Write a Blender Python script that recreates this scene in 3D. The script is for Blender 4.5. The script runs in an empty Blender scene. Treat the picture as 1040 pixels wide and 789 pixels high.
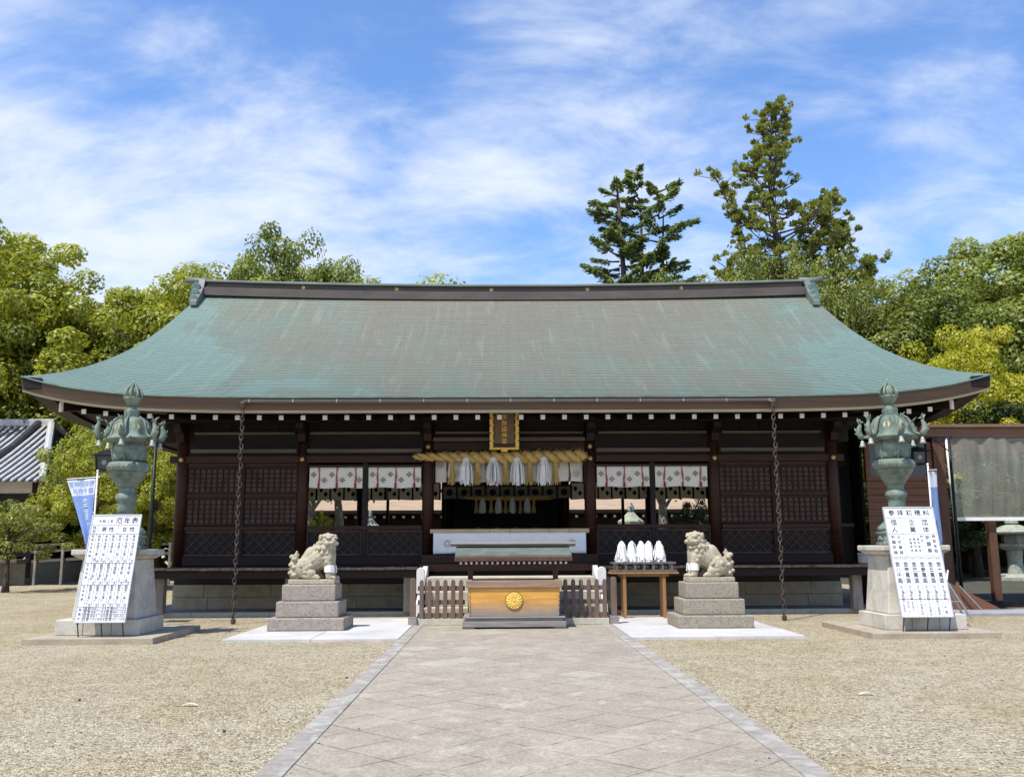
import bpy, bmesh, math, random
import numpy as np
from mathutils import Vector, Matrix, noise

R = math.radians
PI = math.pi
sc = bpy.context.scene
col = sc.collection
random.seed(7)

# ------------------------------------------------------------------ camera
cam_d = bpy.data.cameras.new('camera')
cam_d.sensor_width = 36.0
cam_d.lens = 930 / 1040 * 36.0
cam_d.clip_end = 3000
cam_o = bpy.data.objects.new('camera', cam_d)
col.objects.link(cam_o)
_y, _p, _r = R(0.98), R(9.76), R(0.30)
F = Vector((math.sin(_y) * math.cos(_p), math.cos(_y) * math.cos(_p), math.sin(_p)))
R0 = Vector((math.cos(_y), -math.sin(_y), 0)); U0 = R0.cross(F)
RR = R0 * math.cos(_r) - U0 * math.sin(_r); UU = RR.cross(F)
M = Matrix((RR, UU, -F)).transposed().to_4x4()
M.translation = Vector((-0.30, 0.0, 1.55))
cam_o.matrix_world = M
sc.camera = cam_o

# ------------------------------------------------------------------ sun and sky
S = Vector((-0.30, -0.36, 0.885)).normalized()          # direction towards the sun
sun_el = math.asin(S.z); sun_az = math.atan2(S.x, S.y)
sun_d = bpy.data.lights.new('sun', 'SUN')
sun_d.energy = 4.6; sun_d.angle = R(0.53); sun_d.color = (1.0, 0.955, 0.88)
sun_o = bpy.data.objects.new('sun', sun_d)
sun_o.rotation_euler = (-S).to_track_quat('-Z', 'Y').to_euler()
col.objects.link(sun_o)

world = bpy.data.worlds.new('World'); sc.world = world
world.use_nodes = True
nt = world.node_tree; nt.nodes.clear()
def N(nt, typ, **kw):
    n = nt.nodes.new(typ)
    for k, v in kw.items(): setattr(n, k, v)
    return n
def L(nt, a, b): nt.links.new(a, b)
def MATH(nt, op, a, b=None, c=None, clamp=False):
    n = nt.nodes.new('ShaderNodeMath'); n.operation = op; n.use_clamp = clamp
    for i, v in enumerate((a, b, c)):
        if v is None: continue
        if isinstance(v, (int, float)): n.inputs[i].default_value = v
        else: nt.links.new(v, n.inputs[i])
    return n.outputs[0]
out = N(nt, 'ShaderNodeOutputWorld'); bg = N(nt, 'ShaderNodeBackground')
sky = N(nt, 'ShaderNodeTexSky', sky_type='NISHITA', sun_disc=False)
sky.sun_elevation = sun_el; sky.sun_rotation = sun_az
sky.air_density = 1.0; sky.dust_density = 0.4; sky.ozone_density = 2.2
SKY_STRENGTH = 0.14
bg.inputs['Strength'].default_value = SKY_STRENGTH
tc = N(nt, 'ShaderNodeTexCoord')
sep = N(nt, 'ShaderNodeSeparateXYZ'); L(nt, tc.outputs['Generated'], sep.inputs[0])
zz = MATH(nt, 'ADD', MATH(nt, 'MAXIMUM', sep.outputs[2], 0.0), 0.42)
px = MATH(nt, 'DIVIDE', sep.outputs[0], zz); py = MATH(nt, 'DIVIDE', sep.outputs[1], zz)
cmb = N(nt, 'ShaderNodeCombineXYZ'); L(nt, px, cmb.inputs[0]); L(nt, py, cmb.inputs[1])
def cloud(scale, rot, sx, sy, detail, rough, dist, off):
    mp = N(nt, 'ShaderNodeMapping'); mp.inputs['Rotation'].default_value = (0, 0, R(rot))
    mp.inputs['Scale'].default_value = (sx, sy, 1); mp.inputs['Location'].default_value = off
    L(nt, cmb.outputs[0], mp.inputs[0])
    n = N(nt, 'ShaderNodeTexNoise'); n.inputs['Scale'].default_value = scale
    n.inputs['Detail'].default_value = detail; n.inputs['Roughness'].default_value = rough
    n.inputs['Distortion'].default_value = dist
    L(nt, mp.outputs[0], n.inputs['Vector']); return n.outputs[0]
c1 = cloud(1.9, 28, 0.85, 1.35, 6, 0.55, 0.25, (3.1, 1.7, 0))
c2 = cloud(6.0, 30, 0.75, 1.35, 8, 0.62, 0.35, (7.3, 2.2, 0))
low = MATH(nt, 'SUBTRACT', 0.62, sep.outputs[2])                 # more cloud low in the sky
lft = MATH(nt, 'MULTIPLY', sep.outputs[0], -0.20)                 # and towards the left
v = MATH(nt, 'ADD', MATH(nt, 'MULTIPLY', c1, 0.95), MATH(nt, 'MULTIPLY', c2, 0.72))
v = MATH(nt, 'ADD', v, MATH(nt, 'MULTIPLY', low, 0.80)); v = MATH(nt, 'ADD', v, lft)
mr = N(nt, 'ShaderNodeMapRange', interpolation_type='SMOOTHSTEP')
mr.inputs['From Min'].default_value = 0.86; mr.inputs['From Max'].default_value = 1.30
L(nt, v, mr.inputs['Value'])
mx = N(nt, 'ShaderNodeMix', data_type='RGBA')
L(nt, MATH(nt, 'MULTIPLY', mr.outputs[0], 0.93), mx.inputs['Factor'])
tint = N(nt, 'ShaderNodeMix', data_type='RGBA', blend_type='MULTIPLY'); tint.inputs['Factor'].default_value = 1
L(nt, sky.outputs[0], tint.inputs['A']); tint.inputs['B'].default_value = (0.98, 1.19, 1.46, 1)
L(nt, tint.outputs['Result'], mx.inputs['A']); mx.inputs['B'].default_value = (5.2, 5.6, 6.4, 1)
L(nt, mx.outputs['Result'], bg.inputs['Color']); L(nt, bg.outputs[0], out.inputs[0])

sc.view_settings.view_transform = 'Standard'; sc.view_settings.look = 'None'
sc.view_settings.exposure = 0.32; sc.view_settings.gamma = 1.0
sc.render.engine = 'CYCLES'
sc.cycles.max_bounces = 6; sc.cycles.diffuse_bounces = 3; sc.cycles.transmission_bounces = 4
sc.cycles.transparent_max_bounces = 6; sc.cycles.use_denoising = True
sc.cycles.caustics_reflective = False; sc.cycles.caustics_refractive = False

# ------------------------------------------------------------------ materials
def new_mat(name):
    m = bpy.data.materials.new(name); m.use_nodes = True
    t = m.node_tree; b = t.nodes['Principled BSDF']
    return m, t, b
def noise_node(t, scale, detail=5, rough=0.55, dist=0.0, stretch=(1, 1, 1), coord='Object'):
    c = N(t, 'ShaderNodeTexCoord'); mp = N(t, 'ShaderNodeMapping'); mp.inputs['Scale'].default_value = stretch
    L(t, c.outputs[coord], mp.inputs[0])
    n = N(t, 'ShaderNodeTexNoise'); n.inputs['Scale'].default_value = scale; n.inputs['Detail'].default_value = detail
    n.inputs['Roughness'].default_value = rough; n.inputs['Distortion'].default_value = dist
    L(t, mp.outputs[0], n.inputs['Vector']); return n
def ramp(t, fac, stops):
    r = N(t, 'ShaderNodeValToRGB'); e = r.color_ramp.elements
    while len(e) < len(stops): e.new(0.5)
    for k, (p, c) in enumerate(stops):
        e[k].position = p; e[k].color = (*c, 1)
    L(t, fac, r.inputs[0]); return r.outputs[0]
def mix(t, fac, a, b, mode='MIX'):
    m = N(t, 'ShaderNodeMix', data_type='RGBA', blend_type=mode)
    for s, vv in (('Factor', fac), ('A', a), ('B', b)):
        if isinstance(vv, (int, float)): m.inputs[s].default_value = vv
        elif isinstance(vv, tuple): m.inputs[s].default_value = (*vv, 1)
        else: L(t, vv, m.inputs[s])
    return m.outputs['Result']
def bump(t, b, h, strength=0.3, dist=0.01):
    n = N(t, 'ShaderNodeBump'); n.inputs['Strength'].default_value = strength; n.inputs['Distance'].default_value = dist
    L(t, h, n.inputs['Height']); L(t, n.outputs[0], b.inputs['Normal'])
def mat(name, c1, c2=None, scale=5, rough=0.6, metal=0.0, bmp=0.25, bscale=None, stretch=(1, 1, 1), spec=0.3, lo=0.3, hi=0.7, bdist=0.008):
    m, t, b = new_mat(name)
    if c2 is None: c2 = tuple(x * 0.75 for x in c1)
    n = noise_node(t, scale, 6, 0.6, 0.2, stretch)
    L(t, ramp(t, n.outputs[0], [(lo, c2), (hi, c1)]), b.inputs['Base Color'])
    b.inputs['Roughness'].default_value = rough; b.inputs['Metallic'].default_value = metal
    b.inputs['Specular IOR Level'].default_value = spec
    if bmp:
        n2 = noise_node(t, bscale or scale * 6, 5, 0.6, 0, stretch); bump(t, b, n2.outputs[0], bmp, bdist)
    return m
X = {}
X['wood'] = mat('dark_wood', (0.020, 0.009, 0.006), (0.008, 0.0045, 0.003), 3, 0.55, stretch=(1, 1, 6))
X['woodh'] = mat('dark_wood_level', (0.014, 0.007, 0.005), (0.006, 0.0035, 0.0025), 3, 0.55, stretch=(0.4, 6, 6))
X['redwood'] = mat('red_brown_wood', (0.056, 0.017, 0.007), (0.021, 0.008, 0.004), 3, 0.5, stretch=(1, 1, 6))
X['greywood'] = mat('grey_beam', (0.16, 0.135, 0.11), (0.08, 0.066, 0.054), 2.2, 0.75, stretch=(0.4, 5, 5))
X['fascia'] = mat('eave_wood', (0.155, 0.105, 0.068), (0.10, 0.066, 0.043), 1.6, 0.65, stretch=(0.25, 6, 8))
X['strip'] = mat('pale_eave_strip', (0.50, 0.44, 0.33), (0.36, 0.31, 0.23), 2, 0.7, stretch=(0.4, 4, 4))
X['white'] = mat('white_paint', (0.80, 0.79, 0.76), (0.68, 0.67, 0.64), 6, 0.6, bmp=0.05)
X['veranda'] = mat('veranda_boards', (0.115, 0.085, 0.068), (0.03, 0.022, 0.018), 4, 0.6, stretch=(5, 0.6, 2), bmp=0.5)
X['postgrey'] = mat('grey_post', (0.30, 0.275, 0.24), (0.15, 0.135, 0.118), 4, 0.75, stretch=(2, 2, 0.5))
X['plaster'] = mat('plaster', (0.72, 0.70, 0.66), (0.60, 0.58, 0.54), 3, 0.85, bmp=0.1)
X['gold'] = mat('gold_leaf', (0.88, 0.60, 0.13), (0.74, 0.46, 0.08), 9, 0.32, 0.12, 0.1, spec=0.6)
X['goldp'] = mat('gold_paint', (0.62, 0.48, 0.20), (0.48, 0.36, 0.14), 9, 0.45, 0.25, 0.1)
X['black'] = mat('black_metal', (0.018, 0.018, 0.020), (0.010, 0.010, 0.011), 8, 0.45, 0.3, 0.1)
X['steel'] = mat('grey_metal', (0.42, 0.43, 0.44), (0.30, 0.31, 0.32), 8, 0.4, 0.6, 0.05)
X['paper'] = mat('white_paper', (0.90, 0.89, 0.87), (0.86, 0.85, 0.83), 6, 0.7, bmp=0.05)
X['straw'] = mat('rice_straw', (0.76, 0.55, 0.21), (0.46, 0.30, 0.10), 14, 0.75, bmp=0.8, bscale=60, stretch=(1, 2, 2), bdist=0.012)
X['bamboo'] = mat('pale_bamboo', (0.66, 0.49, 0.28), (0.52, 0.36, 0.19), 7, 0.45, stretch=(0.4, 3, 3), bmp=0.1)
X['newwood'] = mat('table_wood', (0.36, 0.19, 0.075), (0.26, 0.13, 0.05), 5, 0.55, stretch=(2, 2, 0.5))
X['fence'] = mat('fence_wood', (0.185, 0.125, 0.092), (0.115, 0.076, 0.056), 6, 0.7, stretch=(2, 2, 0.4), bmp=0.4)
X['boxgrey'] = mat('weathered_grey_wood', (0.30, 0.275, 0.25), (0.18, 0.16, 0.145), 5, 0.75, stretch=(0.5, 3, 6), bmp=0.5)
X['toprail'] = mat('box_top_wood', (0.34, 0.23, 0.155), (0.23, 0.155, 0.105), 5, 0.65, stretch=(0.4, 4, 4), bmp=0.4)
X['ink'] = mat('black_ink', (0.022, 0.022, 0.030), (0.018, 0.018, 0.024), 6, 0.7, bmp=0)
X['ruled'] = mat('ruled_lines', (0.22, 0.22, 0.25), (0.18, 0.18, 0.2), 6, 0.7, bmp=0)
X['board'] = mat('sign_white', (0.84, 0.84, 0.86), (0.79, 0.79, 0.82), 3, 0.45, bmp=0.03)
X['blue'] = mat('blue_cloth', (0.23, 0.35, 0.66), (0.18, 0.28, 0.57), 5, 0.75, bmp=0.1)
X['palecloth'] = mat('pale_cloth', (0.70, 0.76, 0.86), (0.62, 0.68, 0.80), 5, 0.75, bmp=0.1)
X['redtail'] = mat('red_ribbon_end', (0.40, 0.02, 0.02), (0.28, 0.015, 0.015), 8, .6, bmp=.1)
X['red'] = mat('red_ribbon', (0.45, 0.15, 0.13), (0.36, 0.10, 0.09), 8, 0.6, bmp=0.1)
X['purple'] = mat('faded_purple_ribbon', (0.22, 0.09, 0.13), (0.16, 0.06, 0.10), 8, 0.6, bmp=0.1)
X['motif'] = mat('grey_print', (0.36, 0.33, 0.29), (0.28, 0.26, 0.23), 12, 0.8, bmp=0)
X['motifd'] = mat('dark_print', (0.03, 0.035, 0.03), (0.02, 0.025, 0.02), 12, 0.8, bmp=0)
X['bark'] = mat('tree_bark', (0.13, 0.10, 0.08), (0.05, 0.04, 0.03), 3, 0.9, stretch=(4, 4, 0.8), bmp=0.9, bdist=0.03)
X['barkpale'] = mat('pale_bark', (0.36, 0.33, 0.28), (0.17, 0.15, 0.12), 5, 0.9, stretch=(3, 3, 1), bmp=0.9, bdist=0.03)
X['tileroof'] = mat('grey_roof_tile', (0.52, 0.51, 0.50), (0.36, 0.355, 0.35), 2.5, 0.5, bmp=0.2)
X['tiledark'] = mat('dark_roof_tile', (0.055, 0.057, 0.065), (0.03, 0.03, 0.035), 2.5, 0.5, bmp=0.2)
X['thatch'] = mat('brown_shingle', (0.42, 0.31, 0.21), (0.31, 0.22, 0.15), 3, 0.85, stretch=(0.5, 3, 3), bmp=0.4)
X['siding'] = mat('siding_wood', (0.21, 0.098, 0.056), (0.13, 0.058, 0.033), 3, 0.6, stretch=(0.4, 3, 5))
X['brownpost'] = mat('brown_post', (0.13, 0.062, 0.036), (0.07, 0.034, 0.02), 3, 0.55, stretch=(3, 3, 0.6))
X['brownbeam'] = mat('brown_beam', (0.23, 0.135, 0.085), (0.15, 0.085, 0.054), 3, 0.55, stretch=(0.5, 3, 3))
X['iron'] = mat('rusty_chain', (0.13, 0.095, 0.078), (0.06, 0.045, 0.038), 10, 0.6, 0.4, 0.4)
X['cloth'] = mat('white_cloth', (0.88, 0.85, 0.78), (0.80, 0.77, 0.70), 2.5, 0.85, bmp=0.15)
X['whitecloth'] = mat('satin_cloth', (0.93, 0.91, 0.86), (0.84, 0.82, 0.78), 5, 0.7, bmp=0.5, bscale=9, bdist=0.03)
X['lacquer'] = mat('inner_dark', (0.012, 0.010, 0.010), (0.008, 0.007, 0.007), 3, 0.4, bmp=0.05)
X['moss'] = mat('garden_soil', (0.10, 0.085, 0.06), (0.05, 0.05, 0.03), 2, 0.95)

def stone_mat(name, base, dark, lichen=None, scale=9, lfac=0.6):
    m, t, b = new_mat(name)
    n = noise_node(t, scale, 8, 0.68, 0.3); n2 = noise_node(t, scale * 7, 4, 0.7)
    n3 = noise_node(t, scale * 0.38, 5, 0.6, 0.6)
    c = ramp(t, n.outputs[0], [(0.30, dark), (0.52, base), (0.8, tuple(min(1, x * 1.25) for x in base))])
    c = mix(t, MATH(t, 'MULTIPLY', n2.outputs[0], 0.5), c, ramp(t, n2.outputs[0], [(0.35, tuple(x * 0.55 for x in base)), (0.65, base)]))
    if lichen:
        f = ramp(t, n3.outputs[0], [(0.50, (0, 0, 0)), (0.60, (1, 1, 1))])
        c = mix(t, MATH(t, 'MULTIPLY', f, lfac), c, lichen)
    L(t, c, b.inputs['Base Color']); b.inputs['Roughness'].default_value = 0.9; b.inputs['Specular IOR Level'].default_value = 0.15
    h = MATH(t, 'ADD', n.outputs[0], MATH(t, 'MULTIPLY', n2.outputs[0], 0.6)); bump(t, b, h, 0.6, 0.015)
    return m
X['lionstone'] = stone_mat('carved_stone', (0.47, 0.41, 0.30), (0.14, 0.115, 0.082), (0.50, 0.45, 0.28), 30, 0.4)
X['pedstone'] = stone_mat('lichen_granite', (0.33, 0.29, 0.24), (0.085, 0.076, 0.064), (0.36, 0.34, 0.15), 24, 0.40)
X['pedstone2'] = stone_mat('granite', (0.35, 0.30, 0.25), (0.11, 0.096, 0.082), (0.42, 0.38, 0.31), 24, 0.4)
X['palestone'] = stone_mat('pale_stone', (0.55, 0.515, 0.44), (0.30, 0.28, 0.24), (0.62, 0.59, 0.52), 2.9, 0.4)
X['slabstone'] = stone_mat('slab_stone', (0.40, 0.34, 0.255), (0.26, 0.215, 0.155), None, 3)
X['foundation'] = stone_mat('foundation_stone', (0.46, 0.41, 0.31), (0.29, 0.26, 0.195), (0.40, 0.39, 0.26), 4, 0.4)
X['stepstone'] = stone_mat('step_stone', (0.52, 0.48, 0.39), (0.36, 0.33, 0.27), None, 3)
X['mosslantern'] = stone_mat('mossy_stone', (0.36, 0.37, 0.31), (0.17, 0.18, 0.14), (0.35, 0.38, 0.22), 6, 0.5)

def bronze():
    m, t, b = new_mat('verdigris_bronze')
    n = noise_node(t, 3.2, 7, 0.65, 0.5); n2 = noise_node(t, 22, 5, 0.6); n3 = noise_node(t, 1.6, 4, 0.6, 0.4, (3, 3, 0.5))
    c = ramp(t, n.outputs[0], [(0.30, (0.055, 0.080, 0.065)), (0.5, (0.140, 0.190, 0.150)), (0.72, (0.29, 0.350, 0.28))])
    c = mix(t, ramp(t, n3.outputs[0], [(0.5, (0, 0, 0)), (0.72, (0.6, 0.6, 0.6))]), c, (0.27, 0.25, 0.155))
    L(t, c, b.inputs['Base Color']); b.inputs['Roughness'].default_value = 0.72; b.inputs['Metallic'].default_value = 0.1
    bump(t, b, n2.outputs[0], 0.45, 0.01); return m
X['bronze'] = bronze()

def roof_mat():
    m, t, b = new_mat('copper_roof')
    uv = N(t, 'ShaderNodeUVMap'); uv.uv_map = 'courses'
    br = N(t, 'ShaderNodeTexBrick'); br.offset = 0.5
    br.inputs['Color1'].default_value = (0.0, 0, 0, 1); br.inputs['Color2'].default_value = (1, 1, 1, 1)
    br.inputs['Mortar'].default_value = (0.5, 0.5, 0.5, 1); br.inputs['Scale'].default_value = 1.0
    br.inputs['Mortar Size'].default_value = 0.022; br.inputs['Bias'].default_value = 0
    br.inputs['Brick Width'].default_value = 0.62; br.inputs['Row Height'].default_value = 1.0
    L(t, uv.outputs[0], br.inputs['Vector'])
    n = noise_node(t, 0.45, 6, 0.62, 0.6); st = noise_node(t, 1.0, 5, 0.6, 0.3, (1.7, 0.16, 0.16)); fine = noise_node(t, 9, 5, 0.65, 0.2, (1, 0.5, 0.5))
    tex = N(t, 'ShaderNodeTexCoord'); sp = N(t, 'ShaderNodeSeparateXYZ'); L(t, tex.outputs['Object'], sp.inputs[0])
    ax = MATH(t, 'DIVIDE', MATH(t, 'ABSOLUTE', MATH(t, 'SUBTRACT', sp.outputs[0], 0.4)), 10.4)
    ed = MATH(t, 'POWER', ax, 2.2)
    lowf = MATH(t, 'MULTIPLY', MATH(t, 'SUBTRACT', 6.2, sp.outputs[2]), 0.10)          # eaves greener than the worn middle
    f = MATH(t, 'ADD', MATH(t, 'ADD', MATH(t, 'MULTIPLY', n.outputs[0], 0.75), MATH(t, 'MULTIPLY', st.outputs[0], 0.60)), MATH(t, 'ADD', MATH(t, 'MULTIPLY', ed, 0.62), MATH(t, 'MAXIMUM', lowf, -0.14)))
    c = ramp(t, f, [(0.58, (0.190, 0.168, 0.120)), (0.80, (0.176, 0.188, 0.138)), (0.98, (0.158, 0.214, 0.170)), (1.0, (0.168, 0.254, 0.212))])
    c = mix(t, MATH(t, 'MULTIPLY', br.outputs['Color'], 0.30), c, mix(t, 1.0, c, (0.52, 0.58, 0.60), 'MULTIPLY'))
    c = mix(t, MATH(t, 'MULTIPLY', br.outputs['Fac'], 0.30), c, (0.07, 0.085, 0.075))
    c = mix(t, MATH(t, 'MULTIPLY', fine.outputs[0], 0.30), c, (0.27, 0.305, 0.265))
    drip = noise_node(t, 5.5, 5, 0.65, 0.1, (1.0, 0.07, 0.07))
    c = mix(t, MATH(t, 'MULTIPLY', ramp(t, drip.outputs[0], [(0.56, (0, 0, 0)), (0.66, (1, 1, 1))]), 0.24), c, (0.33, 0.325, 0.26))
    d2 = noise_node(t, 10.5, 5, 0.65, 0.1, (1.3, 0.06, 0.06))
    c = mix(t, MATH(t, 'MULTIPLY', ramp(t, d2.outputs[0], [(0.58, (0, 0, 0)), (0.70, (1, 1, 1))]), 0.42), c, (0.15, 0.125, 0.09))
    L(t, c, b.inputs['Base Color']); b.inputs['Roughness'].default_value = 0.5; b.inputs['Specular IOR Level'].default_value = 0.4
    bump(t, b, MATH(t, 'ADD', br.outputs['Fac'], MATH(t, 'MULTIPLY', fine.outputs[0], -0.6)), 0.35, 0.01)
    return m
X['roof'] = roof_mat()
X['copper'] = mat('patina_copper', (0.14, 0.24, 0.21), (0.08, 0.11, 0.095), 2.5, 0.5, bmp=0.15)
X['ridge'] = mat('ridge_copper_brown', (0.125, 0.100, 0.086), (0.080, 0.066, 0.058), 2.0, 0.5, stretch=(0.5, 2, 2), bmp=0.2)
X['ridgecap'] = mat('ridge_cap_copper', (0.17, 0.205, 0.18), (0.10, 0.105, 0.094), 1.5, 0.5, stretch=(0.6, 2, 2), bmp=0.2)

def box_mat():
    m, t, b = new_mat('honey_wood')
    n = noise_node(t, 5, 6, 0.6, 0.4, (0.35, 3, 5)); w = noise_node(t, 5, 7, 0.7, 0.6, (1.4, 1, 2.5)); g = noise_node(t, 60, 3, 0.7, 0.0)
    tex = N(t, 'ShaderNodeTexCoord'); sp = N(t, 'ShaderNodeSeparateXYZ'); L(t, tex.outputs['Object'], sp.inputs[0])
    c = ramp(t, n.outputs[0], [(0.25, (0.44, 0.19, 0.032)), (0.55, (0.66, 0.33, 0.062)), (0.8, (0.74, 0.42, 0.11))])
    # rain-splash weathering: the bare wood has greyed from the base upwards
    h = MATH(t, 'ADD', MATH(t, 'MULTIPLY', MATH(t, 'SUBTRACT', 0.52, sp.outputs[2]), 3.4), MATH(t, 'MULTIPLY', MATH(t, 'SUBTRACT', w.outputs[0], 0.5), 1.1))
    h = MATH(t, 'ADD', h, MATH(t, 'MULTIPLY', MATH(t, 'SUBTRACT', g.outputs[0], 0.5), 0.9))
    f = ramp(t, h, [(0.0, (0, 0, 0)), (0.85, (1, 1, 1))])
    c = mix(t, f, c, (0.27, 0.225, 0.18)); L(t, c, b.inputs['Base Color']); b.inputs['Roughness'].default_value = 0.55
    bump(t, b, n.outputs[0], 0.2, 0.004); return m
X['honey'] = box_mat()

def gravel_mat():
    m, t, b = new_mat('gravel')
    c = N(t, 'ShaderNodeTexCoord')
    def vor(s):
        v = N(t, 'ShaderNodeTexVoronoi'); v.inputs['Scale'].default_value = s; L(t, c.outputs['Object'], v.inputs['Vector']); return v
    v1, v2 = vor(80), vor(36)
    hs = N(t, 'ShaderNodeSeparateColor'); L(t, v1.outputs['Color'], hs.inputs[0])
    hs2 = N(t, 'ShaderNodeSeparateColor'); L(t, v2.outputs['Color'], hs2.inputs[0])
    stones = ramp(t, hs.outputs[0], [(0.0, (0.085, 0.076, 0.060)), (0.25, (0.315, 0.275, 0.205)), (0.7, (0.48, 0.430, 0.33)), (1.0, (0.80, 0.75, 0.64))])
    big = ramp(t, hs2.outputs[1], [(0.0, (0.07, 0.062, 0.05)), (0.18, (0.25, 0.22, 0.165)), (0.5, (0.40, 0.355, 0.265)), (1.0, (0.74, 0.70, 0.59))])
    cc = mix(t, 0.5, stones, big)
    n = noise_node(t, 0.42, 6, 0.65, 0.7); n2 = noise_node(t, 2.3, 5, 0.6, 0.3)
    cc = mix(t, ramp(t, n.outputs[0], [(0.36, (0.75, 0.75, 0.75)), (0.58, (0, 0, 0))]), cc, mix(t, 1.0, cc, (0.84, 0.80, 0.66), 'MULTIPLY'))
    cc = mix(t, ramp(t, n2.outputs[0], [(0.52, (0, 0, 0)), (0.70, (0.5, 0.5, 0.5))]), cc, (0.60, 0.55, 0.43))
    cc = mix(t, 1.0, cc, (1.15, 1.075, 0.935), 'MULTIPLY'); L(t, cc, b.inputs['Base Color']); b.inputs['Roughness'].default_value = 0.95; b.inputs['Specular IOR Level'].default_value = 0.1
    h = MATH(t, 'ADD', MATH(t, 'MULTIPLY', v1.outputs['Distance'], -1.0), MATH(t, 'MULTIPLY', v2.outputs['Distance'], -1.0)); bump(t, b, h, 1.0, 0.02)
    return m
X['gravel'] = gravel_mat()

def path_mat():
    m, t, b = new_mat('paving_stone')
    c = N(t, 'ShaderNodeTexCoord'); sp = N(t, 'ShaderNodeSeparateXYZ'); L(t, c.outputs['Object'], sp.inputs[0])
    k = 1 / 0.735
    a = MATH(t, 'MULTIPLY', MATH(t, 'ADD', sp.outputs[0], sp.outputs[1]), k); d = MATH(t, 'MULTIPLY', MATH(t, 'SUBTRACT', sp.outputs[1], sp.outputs[0]), k)
    wob = noise_node(t, 3, 3, 0.5)
    a = MATH(t, 'ADD', a, MATH(t, 'MULTIPLY', wob.outputs[0], 0.02)); d = MATH(t, 'ADD', d, MATH(t, 'MULTIPLY', wob.outputs[0], 0.02))
    fa, fd = MATH(t, 'FLOOR', a), MATH(t, 'FLOOR', d)
    cb = N(t, 'ShaderNodeCombineXYZ'); L(t, fa, cb.inputs[0]); L(t, fd, cb.inputs[1])
    wn = N(t, 'ShaderNodeTexWhiteNoise', noise_dimensions='2D'); L(t, cb.outputs[0], wn.inputs['Vector'])
    ra, rd = MATH(t, 'FRACT', a), MATH(t, 'FRACT', d)
    def edge(x): return MATH(t, 'MINIMUM', x, MATH(t, 'SUBTRACT', 1.0, x))
    e = MATH(t, 'MINIMUM', edge(ra), edge(rd))
    joint = N(t, 'ShaderNodeMapRange'); joint.inputs['From Min'].default_value = 0.006; joint.inputs['From Max'].default_value = 0.026
    L(t, e, joint.inputs['Value'])
    n = noise_node(t, 1.1, 8, 0.68, 0.8); n2 = noise_node(t, 40, 4, 0.7); n3 = noise_node(t, 3.4, 9, 0.74, 0.6)
    cc = ramp(t, n.outputs[0], [(0.3, (0.205, 0.184, 0.158)), (0.55, (0.278, 0.250, 0.214)), (0.75, (0.355, 0.322, 0.278))])
    cc = mix(t, MATH(t, 'MULTIPLY', wn.outputs['Value'], 0.35), cc, mix(t, 1.0, cc, (0.72, 0.72, 0.74), 'MULTIPLY'))
    cc = mix(t, ramp(t, n3.outputs[0], [(0.53, (0, 0, 0)), (0.66, (0.55, 0.55, 0.55))]), cc, (0.50, 0.465, 0.405))
    pale = MATH(t, 'GREATER_THAN', wn.outputs['Value'], 0.965)
    cc = mix(t, MATH(t, 'MULTIPLY', pale, 0.45), cc, (0.40, 0.39, 0.365))
    cc = mix(t, MATH(t, 'MULTIPLY', n2.outputs[0], 0.6), cc, ramp(t, n2.outputs[0], [(0.35, (0.20, 0.17, 0.14)), (0.65, (0.56, 0.49, 0.42))]))
    jm = MATH(t, 'SUBTRACT', 1.0, joint.outputs[0])
    jn = ramp(t, n3.outputs[0], [(0.40, (1, 1, 1)), (0.56, (0.12, 0.12, 0.12))])
    cc = mix(t, MATH(t, 'MULTIPLY', jm, MATH(t, 'MULTIPLY', jn, 0.95)), cc, (0.085, 0.072, 0.055))
    cc = mix(t, 1.0, cc, (1.10, 1.07, 0.975), 'MULTIPLY'); L(t, cc, b.inputs['Base Color']); b.inputs['Roughness'].default_value = 0.9; b.inputs['Specular IOR Level'].default_value = 0.15
    bump(t, b, MATH(t, 'ADD', MATH(t, 'MULTIPLY', joint.outputs[0], 0.12), MATH(t, 'MULTIPLY', n2.outputs[0], 0.7)), 0.6, 0.006)
    return m
X['path'] = path_mat()
X['border'] = stone_mat('border_stone', (0.33, 0.30, 0.255), (0.21, 0.19, 0.16), (0.47, 0.44, 0.385), 9.0, 0.6)
X['concrete'] = stone_mat('pale_concrete', (0.52, 0.50, 0.475), (0.40, 0.385, 0.36), (0.60, 0.585, 0.56), 1.4, 0.4)
X['apron'] = stone_mat('grey_paving', (0.32, 0.32, 0.32), (0.22, 0.22, 0.22), None, 2)
X['kerb'] = stone_mat('kerb_stone', (0.42, 0.39, 0.32), (0.30, 0.28, 0.23), None, 3)

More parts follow.
